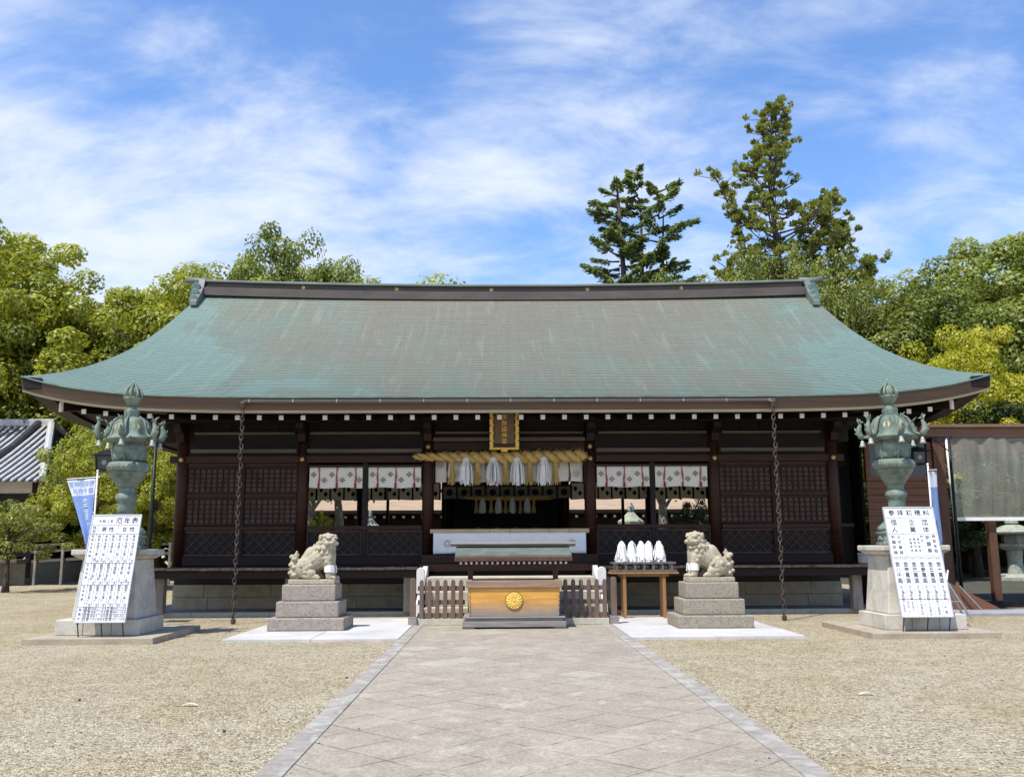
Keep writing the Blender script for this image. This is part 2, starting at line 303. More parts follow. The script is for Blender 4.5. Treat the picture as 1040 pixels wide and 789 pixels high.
def leaf_mat(name, c1, c2, c3, trans=0.38):
    m = bpy.data.materials.new(name); m.use_nodes = True; t = m.node_tree; t.nodes.clear()
    o = N(t, 'ShaderNodeOutputMaterial'); at = N(t, 'ShaderNodeAttribute'); at.attribute_name = 'tint'
    oi = N(t, 'ShaderNodeObjectInfo')
    f = MATH(t, 'ADD', at.outputs['Fac'], MATH(t, 'MULTIPLY', MATH(t, 'SUBTRACT', oi.outputs['Random'], 0.5), 0.22))
    c = ramp(t, f, [(0.1, c1), (0.5, c2), (0.95, c3)])
    d = N(t, 'ShaderNodeBsdfDiffuse'); tr = N(t, 'ShaderNodeBsdfTranslucent'); g = N(t, 'ShaderNodeBsdfGlossy'); g.inputs['Roughness'].default_value = 0.45
    L(t, c, d.inputs[0]); L(t, mix(t, 1.0, c, (1.25, 1.15, 0.6), 'MULTIPLY'), tr.inputs[0])
    ms = N(t, 'ShaderNodeMixShader'); ms.inputs[0].default_value = trans; L(t, d.outputs[0], ms.inputs[1]); L(t, tr.outputs[0], ms.inputs[2])
    m2 = N(t, 'ShaderNodeMixShader'); m2.inputs[0].default_value = 0.03; L(t, ms.outputs[0], m2.inputs[1]); L(t, g.outputs[0], m2.inputs[2])
    L(t, m2.outputs[0], o.inputs[0]); return m
X['leaf_bright'] = leaf_mat('bright_leaves', (0.165, 0.195, 0.020), (0.300, 0.335, 0.036), (0.44, 0.455, 0.06), 0.45)
X['leaf_mid'] = leaf_mat('mid_leaves', (0.110, 0.150, 0.028), (0.215, 0.265, 0.050), (0.32, 0.36, 0.08), 0.45)
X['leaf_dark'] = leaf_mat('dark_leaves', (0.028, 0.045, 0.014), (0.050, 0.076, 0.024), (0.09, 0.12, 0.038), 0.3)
X['leaf_pine'] = leaf_mat('olive_needles', (0.145, 0.180, 0.040), (0.245, 0.280, 0.058), (0.36, 0.38, 0.10), 0.45)
X['leaf_fir'] = leaf_mat('fir_needles', (0.11, 0.165, 0.075), (0.20, 0.265, 0.115), (0.32, 0.38, 0.17), 0.5)
X['leaf_yellow'] = leaf_mat('yellow_leaves', (0.25, 0.27, 0.014), (0.40, 0.405, 0.024), (0.52, 0.50, 0.05), 0.45)

def sheet_mat():
    m = bpy.data.materials.new('clear_plastic'); m.use_nodes = True; t = m.node_tree; t.nodes.clear()
    o = N(t, 'ShaderNodeOutputMaterial'); tp = N(t, 'ShaderNodeBsdfTransparent'); tp.inputs[0].default_value = (0.93, 0.94, 0.86, 1)
    d = N(t, 'ShaderNodeBsdfPrincipled'); d.inputs['Base Color'].default_value = (0.55, 0.55, 0.45, 1); d.inputs['Roughness'].default_value = 0.22
    n = noise_node(t, 2.0, 4, 0.6, 0.8, (2.5, 2.5, 0.35)); ms = N(t, 'ShaderNodeMixShader')
    L(t, MATH(t, 'ADD', MATH(t, 'MULTIPLY', n.outputs[0], 0.34), 0.12), ms.inputs[0]); L(t, tp.outputs[0], ms.inputs[1]); L(t, d.outputs[0], ms.inputs[2]); L(t, ms.outputs[0], o.inputs[0])
    return m
X['sheet'] = sheet_mat()
def glass_mat():
    m, t, b = new_mat('dark_glass'); b.inputs['Base Color'].default_value = (0.012, 0.016, 0.013, 1); b.inputs['Roughness'].default_value = 0.06
    b.inputs['Specular IOR Level'].default_value = 0.7; return m
X['glass'] = glass_mat()
def lampglass():
    m, t, b = new_mat('frosted_lamp_pane'); b.inputs['Base Color'].default_value = (0.06, 0.06, 0.065, 1); b.inputs['Roughness'].default_value = 0.3; return m
X['pane'] = lampglass()
def cloth_back():
    m = bpy.data.materials.new('backlit_cloth'); m.use_nodes = True; t = m.node_tree; t.nodes.clear()
    o = N(t, 'ShaderNodeOutputMaterial'); d = N(t, 'ShaderNodeBsdfDiffuse'); tr = N(t, 'ShaderNodeBsdfTranslucent')
    n = noise_node(t, 3, 3); c = ramp(t, n.outputs[0], [(0.3, (0.66, 0.66, 0.58)), (0.7, (0.78, 0.77, 0.68))])
    L(t, c, d.inputs[0]); L(t, c, tr.inputs[0]); ms = N(t, 'ShaderNodeMixShader'); ms.inputs[0].default_value = 0.5
    L(t, d.outputs[0], ms.inputs[1]); L(t, tr.outputs[0], ms.inputs[2]); L(t, ms.outputs[0], o.inputs[0]); return m
X['backcloth'] = cloth_back()

# ------------------------------------------------------------------ object helpers
def wloc(o):
    v = Vector((0, 0, 0))
    while o: v += o.location; o = o.parent
    return v
def tag(o, label=None, cat=None, group=None, kind=None):
    if label: o['label'] = label
    if cat: o['category'] = cat
    if group: o['group'] = group
    if kind: o['kind'] = kind
    return o
def thing(name, loc, label, cat, group=None, rz=0):
    o = bpy.data.objects.new(name, None); col.objects.link(o); o.empty_display_size = 0.3
    o.location = loc; o.rotation_euler = (0, 0, rz); return tag(o, label, cat, group)
def link(name, me, mats, parent=None):
    o = bpy.data.objects.new(name, me); col.objects.link(o)
    for m in (mats if isinstance(mats, (list, tuple)) else [mats]): me.materials.append(X[m] if isinstance(m, str) else m)
    if parent: o.parent = parent
    return o
class MB:
    """Collects shapes of one part; build() links them as one mesh."""
    def __init__(s): s.b = bmesh.new(); s.mi = 0; s.sm = False
    def _f(s, vs):
        try: f = s.b.faces.new(vs); f.material_index = s.mi; f.smooth = s.sm; return f
        except ValueError: return None
    def vs(s, pts): return [s.b.verts.new(p) for p in pts]
    def box(s, x0, x1, y0, y1, z0, z1):
        v = s.vs([(x, y, z) for z in (z0, z1) for x, y in ((x0, y0), (x1, y0), (x1, y1), (x0, y1))])
        for f in ((3, 2, 1, 0), (4, 5, 6, 7), (0, 1, 5, 4), (1, 2, 6, 5), (2, 3, 7, 6), (3, 0, 4, 7)): s._f([v[i] for i in f])
        return s
    def obox(s, c, size, mtx):
        c = Vector(c); v = []
        for z in (-.5, .5):
            for x, y in ((-.5, -.5), (.5, -.5), (.5, .5), (-.5, .5)):
                v.append(s.b.verts.new(c + mtx @ Vector((x * size[0], y * size[1], z * size[2]))))
        for f in ((3, 2, 1, 0), (4, 5, 6, 7), (0, 1, 5, 4), (1, 2, 6, 5), (2, 3, 7, 6), (3, 0, 4, 7)): s._f([v[i] for i in f])
        return s
    def bar(s, p0, p1, w, h):
        """square-section bar from p0 to p1"""
        p0, p1 = Vector(p0), Vector(p1); d = p1 - p0; q = d.to_track_quat('X', 'Z').to_matrix()
        return s.obox((p0 + p1) / 2, (d.length, w, h), q)
    def frustum(s, c, a0, a1, z0, z1, b0=None, b1=None):
        b0 = a0 if b0 is None else b0; b1 = a1 if b1 is None else b1
        v = s.vs([(c[0] + sx * a, c[1] + sy * b, z) for a, b, z in ((a0, b0, z0), (a1, b1, z1)) for sx, sy in ((-1, -1), (1, -1), (1, 1), (-1, 1))])
        for f in ((3, 2, 1, 0), (4, 5, 6, 7), (0, 1, 5, 4), (1, 2, 6, 5), (2, 3, 7, 6), (3, 0, 4, 7)): s._f([v[i] for i in f])
        return s
    def tube(s, pts, rad, n=10, cap=True):
        pts = [Vector(p) for p in pts]
        if not isinstance(rad, (list, tuple)): rad = [rad] * len(pts)
        rings = []; up = Vector((0, 0, 1)); prev = None
        for i, p in enumerate(pts):
            d = (pts[min(i + 1, len(pts) - 1)] - pts[max(i - 1, 0)]).normalized()
            if prev is None:
                a = d.cross(up) if abs(d.dot(up)) < 0.95 else d.cross(Vector((1, 0, 0)))
            else: a = prev - d * prev.dot(d)
            a.normalize(); prev = a; b = d.cross(a)
            rings.append([s.b.verts.new(p + (a * math.cos(t) + b * math.sin(t)) * rad[i]) for t in (2 * PI * k / n for k in range(n))])
        for r0, r1 in zip(rings, rings[1:]):
            for k in range(n): s._f([r0[k], r0[(k + 1) % n], r1[(k + 1) % n], r1[k]])
        if cap: s._f(rings[0][::-1]); s._f(rings[-1])
        return s
    def lathe(s, prof, c=(0, 0, 0), n=24, rot=0.0, mod=None):
        rings = []
        for r, z in prof:
            ring = []
            for k in range(n):
                t = 2 * PI * k / n + rot; rr = max(r, 1e-4) * (mod(t, z) if mod else 1)
                ring.append(s.b.verts.new((c[0] + rr * math.cos(t), c[1] + rr * math.sin(t), c[2] + z)))
            rings.append(ring)
        for r0, r1 in zip(rings, rings[1:]):
            for k in range(n): s._f([r0[k], r0[(k + 1) % n], r1[(k + 1) % n], r1[k]])
        s._f(rings[0][::-1]); s._f(rings[-1]); return s
    def ell(s, c, r, n=10, m=7, rot=None):
        c = Vector(c); r = (r, r, r) if isinstance(r, (int, float)) else r; rings = []
        for j in range(1, m):
            ph = PI * j / m - PI / 2
            ring = []
            for k in range(n):
                t = 2 * PI * k / n; p = Vector((r[0] * math.cos(ph) * math.cos(t), r[1] * math.cos(ph) * math.sin(t), r[2] * math.sin(ph)))
                ring.append(s.b.verts.new(c + (rot @ p if rot else p)))
            rings.append(ring)
        lo = Vector((0, 0, -r[2])); hi = Vector((0, 0, r[2]))
        lo = s.b.verts.new(c + (rot @ lo if rot else lo)); hi = s.b.verts.new(c + (rot @ hi if rot else hi))
        for k in range(n):
            s._f([lo, rings[0][(k + 1) % n], rings[0][k]]); s._f([hi, rings[-1][k], rings[-1][(k + 1) % n]])
        for r0, r1 in zip(rings, rings[1:]):
            for k in range(n): s._f([r0[k], r0[(k + 1) % n], r1[(k + 1) % n], r1[k]])
        return s
    def prism(s, poly, y0, y1, axis='y', at=None):
        """poly: (a,b) outline extruded along y (a=x,b=z), x (a=y,b=z) or z (a=x,b=y)"""
        def P(a, b, e): return {'y': (a, e, b), 'x': (e, a, b), 'z': (a, b, e)}[axis]
        v0 = s.vs([P(a, b, y0) for a, b in poly]); v1 = s.vs([P(a, b, y1) for a, b in poly]); n = len(poly)
        s._f(v0); s._f(v1[::-1])
        for k in range(n): s._f([v0[(k + 1) % n], v0[k], v1[k], v1[(k + 1) % n]])
        return s
    def grid(s, fn, nu, nv):
        g = [[s.b.verts.new(fn(i / nu, j / nv)) for i in range(nu + 1)] for j in range(nv + 1)]
        for j in range(nv):
            for i in range(nu): s._f([g[j][i], g[j][i + 1], g[j + 1][i + 1], g[j + 1][i]])
        return s
    def build(s, name, mats, parent=None, world=True, bevel=0.0, smooth=None):
        me = bpy.data.meshes.new(name)
        bmesh.ops.recalc_face_normals(s.b, faces=s.b.faces)
        s.b.to_mesh(me); s.b.free()
        if world and parent is not None: me.transform(Matrix.Translation(-wloc(parent)))
        o = link(name, me, mats, parent)
        if smooth: 
            for p in me.polygons: p.use_smooth = True
        if bevel:
            bv = o.modifiers.new('bevel', 'BEVEL'); bv.width = bevel; bv.segments = 2; bv.limit_method = 'ANGLE'; bv.angle_limit = R(40)
        return o
def origin_to(o, p):
    """move a top-level mesh's origin to its base without moving the mesh"""
    o.data.transform(Matrix.Translation(-Vector(p))); o.location = p; return o
def evaluated_mesh(o):
    bpy.context.view_layer.update(); dg = bpy.context.evaluated_depsgraph_get()
    me = bpy.data.meshes.new_from_object(o.evaluated_get(dg)); return me
def dup(root, loc, rz=None, label=None, group=None, scale=None, name=None):
    r = root.copy(); col.objects.link(r); r.location = loc
    if rz is not None: r.rotation_euler = (0, 0, rz)
    if scale: r.scale = scale
    if label: r['label'] = label
    if group: r['group'] = group
    for ch in list(root.children):
        c = ch.copy(); col.objects.link(c); c.parent = r
        for g in list(ch.children):
            d = g.copy(); col.objects.link(d); d.parent = c
    return r

# lettering: one mesh made of glyph outlines
_gl = {}
def glyph(ch):
    if ch not in _gl:
        cu = bpy.data.curves.new('glyph', 'FONT'); cu.body = ch; cu.size = 1; cu.resolution_u = 2; cu.offset = 0.005
        ob = bpy.data.objects.new('glyph', cu); col.objects.link(ob); me = evaluated_mesh(ob)
        pts = np.array([v.co[:] for v in me.vertices]) if len(me.vertices) else np.zeros((0, 3))
        fs = [tuple(p.vertices) for p in me.polygons]
        if len(pts): c = ((pts[:, 0].min() + pts[:, 0].max()) / 2, 0.36)
        else: c = (0, 0)
        _gl[ch] = ([(p[0] - c[0], p[1] - c[1]) for p in pts], fs)
        bpy.data.objects.remove(ob); bpy.data.curves.remove(cu); bpy.data.meshes.remove(me)
    return _gl[ch]
def lettering(name, items, mp, mats, parent, world=False, mirror=False):
    """items: (char, x, z, size[, material index]) in a plane; mp maps (x, z) to a point"""
    vs, fs, mi = [], [], []
    for it in items:
        ch, x, z, sz = it[:4]; k = it[4] if len(it) > 4 else 0
        p, f = glyph(ch); b = len(vs); s_ = -1 if mirror else 1
        vs += [mp(x + s_ * a * sz, z + c * sz) for a, c in p]; fs += [tuple(b + i for i in q) for q in f]; mi += [k] * len(f)
    me = bpy.data.meshes.new(name); me.from_pydata(vs, [], fs)
    if world and parent is not None: me.transform(Matrix.Translation(-wloc(parent)))
    me.polygons.foreach_set('material_index', mi)
    return link(name, me, mats, parent)
def column(text, x, z, size, step=None, k=0):
    step = step or size * 1.05
    return [(c, x, z - i * step, size, k) for i, c in enumerate(text)]
def row(text, x, z, size, step=None, k=0):
    step = step or size * 1.05; n = len(text)
    return [(c, x + (i - (n - 1) / 2) * step, z, size, k) for i, c in enumerate(text)]

# ------------------------------------------------------------------ the ground
def structure(mb, name, m, **k): return tag(mb.build(name, m, **k), kind='structure')
g = MB(); g.b.verts.ensure_lookup_table(); g.grid(lambda u, v: (-700 + 1400 * u, -60 + 1400 * v, 0), 4, 4); structure(g, 'ground', 'gravel')
g = MB(); g.grid(lambda u, v: (-1.738 + 3.476 * u, -10 + 28.75 * v, 0.034), 1, 1); structure(g, 'path', 'path')
for s in (-1, 1):
    g = MB(); y = -10.0; k = 0
    while y < 18.7:
        ln = 1.25 + 0.5 * random.random(); y2 = min(y + ln, 18.75)
        a, b = (1.742, 1.94) if s > 0 else (-1.94, -1.742); g.box(a, b, y, y2 - 0.006, -0.05, 0.040 + 0.004 * random.random()); y = y2
    structure(g, 'path_border', 'border', bevel=0.006)
    g = MB(); xs = (1.945, 3.4, 4.87)
    for i in range(2):
        for j, (ya, yb) in enumerate(((15.75, 17.1), (17.106, 18.5), (18.506, 20.2))):
            a, b = sorted((s * (xs[i] + 0.003), s * (xs[i + 1] - 0.003))); g.box(a, b, ya, yb - 0.004, -0.05, 0.045 + 0.003 * ((i + j) % 2))
    structure(g, 'side_paving', 'concrete', bevel=0.005)
g = MB(); g.box(-8.9, 8.9, 21.60, 33.0, -0.1, 0.085); structure(g, 'hall_paving', 'apron')
g = MB(); x = -8.95
while x < 8.9: g.box(x, min(x + 1.75, 8.95), 21.34, 21.596, -0.1, 0.105 + 0.006 * random.random()); x += 1.756
structure(g, 'hall_kerb', 'kerb', bevel=0.01)
g = MB(); g.grid(lambda u, v: (13.5 + 40 * u, 25.5 + 40 * v, 0.004 + 0.10 * math.sin(u * PI) * math.sin(v * PI)), 10, 10); structure(g, 'garden_soil', 'moss')

# ------------------------------------------------------------------ the shrine hall
YF, YB = 22.2, 31.8                   # front and back column lines
YR = (YF + YB) / 2                    # ridge line
Y0 = 19.5                             # front eave
hall = thing('shrine_hall', (0, YF, 0), 'long dark timber shrine hall with sweeping green copper roof behind the stone path', 'shrine')
HW = [(0, 10.50), (.06, 10.28), (.12, 10.12), (.247, 9.92), (.452, 9.68), (.671, 9.50), (.836, 9.36), (1, 9.15)]
def hw(s):
    for (a, wa), (b, wb) in zip(HW, HW[1:]):
        if s <= b: return wa + (wb - wa) * (s - a) / (b - a)
    return HW[-1][1]
ZR = 9.08
def upl(q, s): return 0.47 * abs(q) ** 7 * (1 - s) ** 2 + 0.10 * q * q * s
def zroof(q, s): return 4.72 + (ZR - 4.72) * (0.62 * s + 0.38 * s * s) + upl(q, s)
def roofpt(q, s, front=True):
    y = Y0 + (YR - Y0) * s
    if not front: y = 2 * YR - y
    return (q * hw(s), y, zroof(q, s))
def roof_sheet(front):
    NC, NX = 58, 72; vs, fs, uv = [], [], []
    for c in range(NC):
        s0, s1 = c / NC, (c + 1) / NC
        for k, (s, dz) in enumerate(((s0, 0.020), (s1, 0.0))):
            for i in range(NX + 1):
                q = 2 * i / NX - 1; q = math.copysign(abs(q) ** 0.85, q); x, y, z = roofpt(q, s, front); vs.append((x, y, z + dz)); uv.append((x, c + 0.02 + 0.96 * k))
        b = c * 2 * (NX + 1)
        for i in range(NX):
            fs.append((b + i, b + i + 1, b + NX + 2 + i, b + NX + 1 + i))
            if c: fs.append((b - NX - 1 + i, b - NX + i, b + i + 1, b + i))
    me = bpy.data.meshes.new('roof'); me.from_pydata(vs, [], fs); ul = me.uv_layers.new(name='courses')
    for lp in me.loops: ul.data[lp.index].uv = uv[lp.vertex_index]
    me.transform(Matrix.Translation(-Vector((0, YF, 0)))); return me
roof = link('roof', roof_sheet(True), 'roof', hall)
link('rear_roof_slope', roof_sheet(False), 'roof', roof)
for sgn in (-1, 1):
    vs, fs, uv = [], [], []; NS, NV = 30, 24
    for j in range(NS + 1):
        s = j / NS; ye = Y0 + (YR - Y0) * s
        for i in range(NV + 1):
            t = 2 * i / NV - 1; z = zroof(1, s) - 0.47 * (1 - s) ** 2 * (1 - abs(t) ** 5)
            vs.append((sgn * hw(s), YR + (YR - ye) * t * -1, z)); uv.append((YR + (YR - ye) * t, s * 58))
    for j in range(NS):
        for i in range(NV):
            a = j * (NV + 1) + i; fs.append((a, a + 1, a + NV + 2, a + NV + 1))
    me = bpy.data.meshes.new('side_roof'); me.from_pydata(vs, [], fs); ul = me.uv_layers.new(name='courses')
    for lp in me.loops: ul.data[lp.index].uv = uv[lp.vertex_index]
    me.transform(Matrix.Translation(-Vector((0, YF, 0)))); link('side_roof', me, 'roof', roof)
# eave boards follow the eave all round
def sweep(mb, path, section, closed=False):
    rings = []
    for (x, y, z, nx, ny) in path: rings.append([mb.b.verts.new((x - nx * d, y - ny * d, z + h)) for d, h in section])
    n = len(section)
    for r0, r1 in zip(rings, rings[1:]):
        for k in range(n): mb._f([r0[k], r1[k], r1[(k + 1) % n], r0[(k + 1) % n]])
    mb._f(rings[0]); mb._f(rings[-1][::-1])
def eave_path(side, n=60, inset=0.0):
    pts = []
    for i in range(n + 1):
        t = 2 * i / n - 1; t = math.copysign(abs(t) ** 0.8, t)
        if side in 'fb':
            x = t * (10.50 - inset); z = zroof(t, 0); y = (Y0 + inset) if side == 'f' else (2 * YR - Y0 - inset); pts.append((x, y, z, 0, -1 if side == 'f' else 1))
        else:
            sg = -1 if side == 'l' else 1; z = zroof(1, 0) - 0.47 * (1 - abs(t) ** 5); pts.append((sg * (10.50 - inset), YR + t * (YR - Y0 - inset), z, sg, 0))
    return pts
fa = MB()
for sd in 'f': sweep(fa, eave_path(sd), [(0.0, -0.004), (0.03, -0.05), (0.02, -0.10), (0.07, -0.265), (0.42, -0.265), (0.42, -0.03)])
fascia = fa.build('eave_board', 'fascia', hall)
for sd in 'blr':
    fa = MB(); sweep(fa, eave_path(sd, 60, .006), [(0.0, -0.004), (0.03, -0.05), (0.02, -0.10), (0.07, -0.262), (0.42, -0.262), (0.42, -0.03)]); fa.build('rear_eave_board' if sd == 'b' else 'side_eave_board', 'woodh', hall)  # eave shade put into the colour: darker wood than the front board
st = MB(); sweep(st, eave_path('f'), [(0.09, -0.267), (0.10, -0.318), (0.22, -0.318), (0.22, -0.267)])
st.build('pale_strip', 'strip', fascia)
ed = MB()
for sd in 'flr': sweep(ed, eave_path(sd), [(-0.025, 0.020), (-0.03, -0.012), (0.03, -0.014), (0.05, 0.018)])
ed.build('copper_edge', 'copper', roof)
gt = MB(); sweep(gt, [p for p in eave_path('f') if abs(p[0]) < 5.95], [(-0.10, -0.06), (-0.10, -0.115), (-0.03, -0.15), (0.0, -0.06)]); gt.mi = 1
for i in range(-6, 7): gt.box(i * 0.93 - .012, i * 0.93 + .012, Y0 - 0.112, Y0 - 0.06, 4.60, 4.665)
gut = gt.build('gutter', ['ridge', 'steel'], hall)
so = MB()
so.grid(lambda u, v: ((2 * u - 1) * (10.1 - 1.7 * v), Y0 + 0.4 + v * (YF - Y0 - 0.4), 4.50 + 0.62 * v + upl(2 * u - 1, 0) * (1 - v) * 0.98), 40, 6)
so.grid(lambda u, v: ((2 * u - 1) * (10.1 - 1.7 * v), 2 * YR - (Y0 + 0.4 + v * (YF - Y0 - 0.4)), 4.50 + 0.62 * v), 12, 2)
for sg in (-1, 1): so.grid(lambda u, v: (sg * (10.1 - 1.9 * v), YR + (2 * u - 1) * (YR - Y0 - 0.4 - 1.9 * v), 4.5 + 0.62 * v + 0.45 * abs(2 * u - 1) ** 5 * (1 - v)), 20, 4)
so.build('soffit', 'woodh', hall)
# rafters with whitewashed ends
rf = MB(); rf.box(-.045, .045, 0, 2.5, -.043, .052); rf.mi = 1; rf.box(-.049, .049, -.014, -0.001, -.046, .055)
raf = rf.build('rafter', ['wood', 'white'], hall, world=False)
xs = [-9.30 + 0.4769 * i for i in range(40)]
for i, x in enumerate(xs):
    o = raf if i == 0 else raf.copy()
    if i: col.objects.link(o)
    q = x / 10.5; o.location = Vector((x, Y0 + 0.42, 4.335 + upl(q, 0) * 0.75)) - Vector((0, YF, 0)); o.rotation_euler = (R(7), 0, 0)
for sg in (-1, 1):
    h = MB(); h.bar((sg * 8.1, YF, 5.0), (sg * 9.86, Y0 + 0.62, 4.62), 0.14, 0.20); h.mi = 1; h.bar((sg * 9.87, Y0 + 0.61, 4.62), (sg * 9.90, Y0 + 0.58, 4.62), 0.15, 0.21)
    h.build('corner_rafter', ['wood', 'white'], hall)
# ridge
rg = MB()
def ridge_strip(mb, hwid, y, z0, z1, n=32):
    pth = [(t * hwid, YR, 0.16 * t * t, 0, -1) for t in (2 * i / n - 1 for i in range(n + 1))]
    sweep(mb, pth, [(-y, z0), (y, z0), (y, z1), (-y, z1)])
ridge_strip(rg, 9.02, 0.42, 8.82, 9.05); ridge_strip(rg, 9.0, 0.36, 9.052, 9.085)
ridge = rg.build('ridge', 'ridge', roof)
rg = MB(); ridge_strip(rg, 8.98, 0.27, 9.087, 9.235); rg.build('ridge_band', 'ridge', ridge)
rg = MB(); pth = [(t * 9.0, YR, 0.16 * t * t, 0, -1) for t in (2 * i / 32 - 1 for i in range(33))]
sweep(rg, pth, [(-.40, 9.237), (.40, 9.237), (.40, 9.27), (.30, 9.33), (0.12, 9.375), (-.12, 9.375), (-.30, 9.33), (-.40, 9.27)])
rg.build('ridge_cap', 'ridgecap', ridge)
for x in (-6.1, -3.3, -0.45, 2.45, 5.3):
    c = MB(); c.tube([(x, YR - 0.275, 9.16 + 0.16 * (x / 9) ** 2), (x, YR - 0.29, 9.16 + 0.16 * (x / 9) ** 2)], [0.062, 0.055], 14); c.build('ridge_crest', 'goldp', ridge)
for sg in (-1, 1):
    o = MB(); xx = sg * 9.12
    o.prism([(YR - 0.30, 9.50), (YR + 0.30, 9.50), (YR + 0.38, 9.1), (YR + 0.9, 8.66), (YR + .5, 8.45), (YR - 0.5, 8.45), (YR - 1.02, 8.50), (YR - 1.0, 8.62), (YR - 0.55, 9.05), (YR - 0.42, 9.2)], min(xx - sg * .08, xx + sg * 0.10), max(xx - sg * .08, xx + sg * 0.10), 'x')
    orn = o.build('ridge_end_ornament', 'ridgecap', roof)
    o = MB(); o.sm = True; o.tube([(sg * 8.96, YR - .10, 9.50), (sg * 9.3, YR - .10, 9.485), (sg * 9.66, YR - .10, 9.53)], [.105, .10, .105], 14); o.build('ridge_end_roll', 'ridgecap', orn)
    for k, (dy, z, r_) in enumerate(((-0.50, 9.22, .125), (-0.70, 8.97, .13), (-0.91, 8.73, .125))):
        o = MB(); o.sm = False; xx2 = sg * (9.25 - 0.04 * k); h_ = 0.23
        sec = [(-r_, -h_ / 2), (r_, -h_ / 2), (r_ * .98, h_ * .12), (r_ * .55, h_ * .44), (0, h_ * .60), (-r_ * .55, h_ * .44), (-r_ * .98, h_ * .12)]
        o.prism([(xx2 + a, z + b) for a, b in sec], YR + dy, YR + dy + 0.6)
        o.build('ridge_end_lobe', 'copper', orn, bevel=0.025)
# columns, beams, walls
CX = [-7.86, -4.97, -1.955, 1.955, 4.97, 7.86]
cm = MB(); cm.sm = True; cm.tube([(0, 0, 0.9), (0, 0, 5.05)], [.145, .14], 16); colm = cm.build('column', 'redwood', hall, world=False)
n_ = 0
for y in (YF, YB):
    for x in CX:
        o = colm if n_ == 0 else colm.copy()
        if n_: col.objects.link(o)
        n_ += 1; o.location = (x, y - YF, 0)
b = MB()
b.box(-8.15, -2.1, YF - .10, YF + .10, 3.555, 3.72); b.box(2.1, 8.15, YF - .10, YF + .10, 3.555, 3.72); b.box(-1.83, 1.83, YF - .10, YF + .10, 3.84, 4.03)
b.build('lintel', 'redwood', hall, bevel=0.008)
for (x0, x1, z) in ((-7.6, -5.1, 3.78), (-4.84, -2.1, 3.78), (-1.83, 1.83, 4.045), (2.1, 4.84, 3.78), (5.1, 7.6, 3.78)):  # beams in a paler grey wood than the lintel
    bb = MB(); bb.box(x0, x1, YF - .30, YF - .12, z, z + .085); bb.build('bracket_beam', 'greywood', hall, bevel=0.008)
    bb = MB(); bb.box(x0 + .05, x1 - .05, YF - .26, YF - .12, 4.225, 4.275); bb.build('tie_beam', 'greywood', hall, bevel=0.006)
bb = MB(); bb.box(-8.3, 8.3, YF - .06, YF + .04, 4.03, 5.1); bb.box(-8.0, -2.0, YF - .04, YF + .04, 3.72, 4.03); bb.box(2.0, 8.0, YF - .04, YF + .04, 3.72, 4.03)
for i in range(70):
    x = -7.9 + i * 0.23; bb.box(x, x + .035, YF - .075, YF - .061, 4.29, 4.62)
bb.build('upper_wall', 'woodh', hall)
bb = MB(); bb.box(-8.6, 8.6, YF - .62, YF - .46, 4.47, 4.60); bb.build('eave_purlin', 'woodh', hall)
for x in CX:
    bk = MB(); bk.prism([(YF - .15, 4.02), (YF - .15, 4.45), (YF - .62, 4.45), (YF - .60, 4.33), (YF - .36, 4.22), (YF - .3, 4.05)], x - .09, x + .09, 'x'); bk.build('bracket', 'wood', hall)
for x in CX:
    nl = MB(); nl.sm = True; nl.ell((x, YF - .17, 3.63), (.055, .03, .055), 12, 7)
    nl.build('nail_cover', 'goldp', hall)
    if abs(x) < 2:
        nl = MB(); nl.sm = True; nl.ell((x, YF - .165, 3.92), (.055, .03, .055), 12, 7); nl.build('nail_cover', 'goldp', hall)
# inside: floor, ceiling, back wall; the middle bay and the ends are closed at the back
fl = MB(); fl.box(-8.0, 8.0, YF - .1, YB + .2, 1.02, 1.12); fl.build('floor', 'woodh', hall)
ce = MB(); ce.box(-8.0, 8.0, YF + .05, YB + .1, 4.62, 4.68); ce.build('ceiling', 'woodh', hall)
bw = MB()
bw.box(-8.0, -7.0, YB - .04, YB + .04, 1.12, 4.6); bw.box(7.0, 8.0, YB - .04, YB + .04, 1.12, 4.6); bw.box(-2.2, 2.2, YB - .04, YB + .04, 1.12, 4.6)
bw.box(-7.0, -2.2, YB - .04, YB + .04, 1.12, 2.0); bw.box(2.2, 7.0, YB - .04, YB + .04, 1.12, 2.0); bw.box(-7.0, -2.2, YB - .04, YB + .04, 3.75, 4.6); bw.box(2.2, 7.0, YB - .04, YB + .04, 3.75, 4.6)
bw.build('back_wall', 'wood', hall)
for sg in (-1, 1):
    sw = MB(); sw.box(sg * 7.9 - .05, sg * 7.9 + .05, YF + .1, YB - .1, 1.12, 5.0); sw.build('side_wall', 'wood', hall)
    ps = MB(); ps.box(sg * 4.05 - .045, sg * 4.05 + .045, YB - .06, YB + .06, 2.0, 3.75); ps.build('back_post', 'wood', hall)
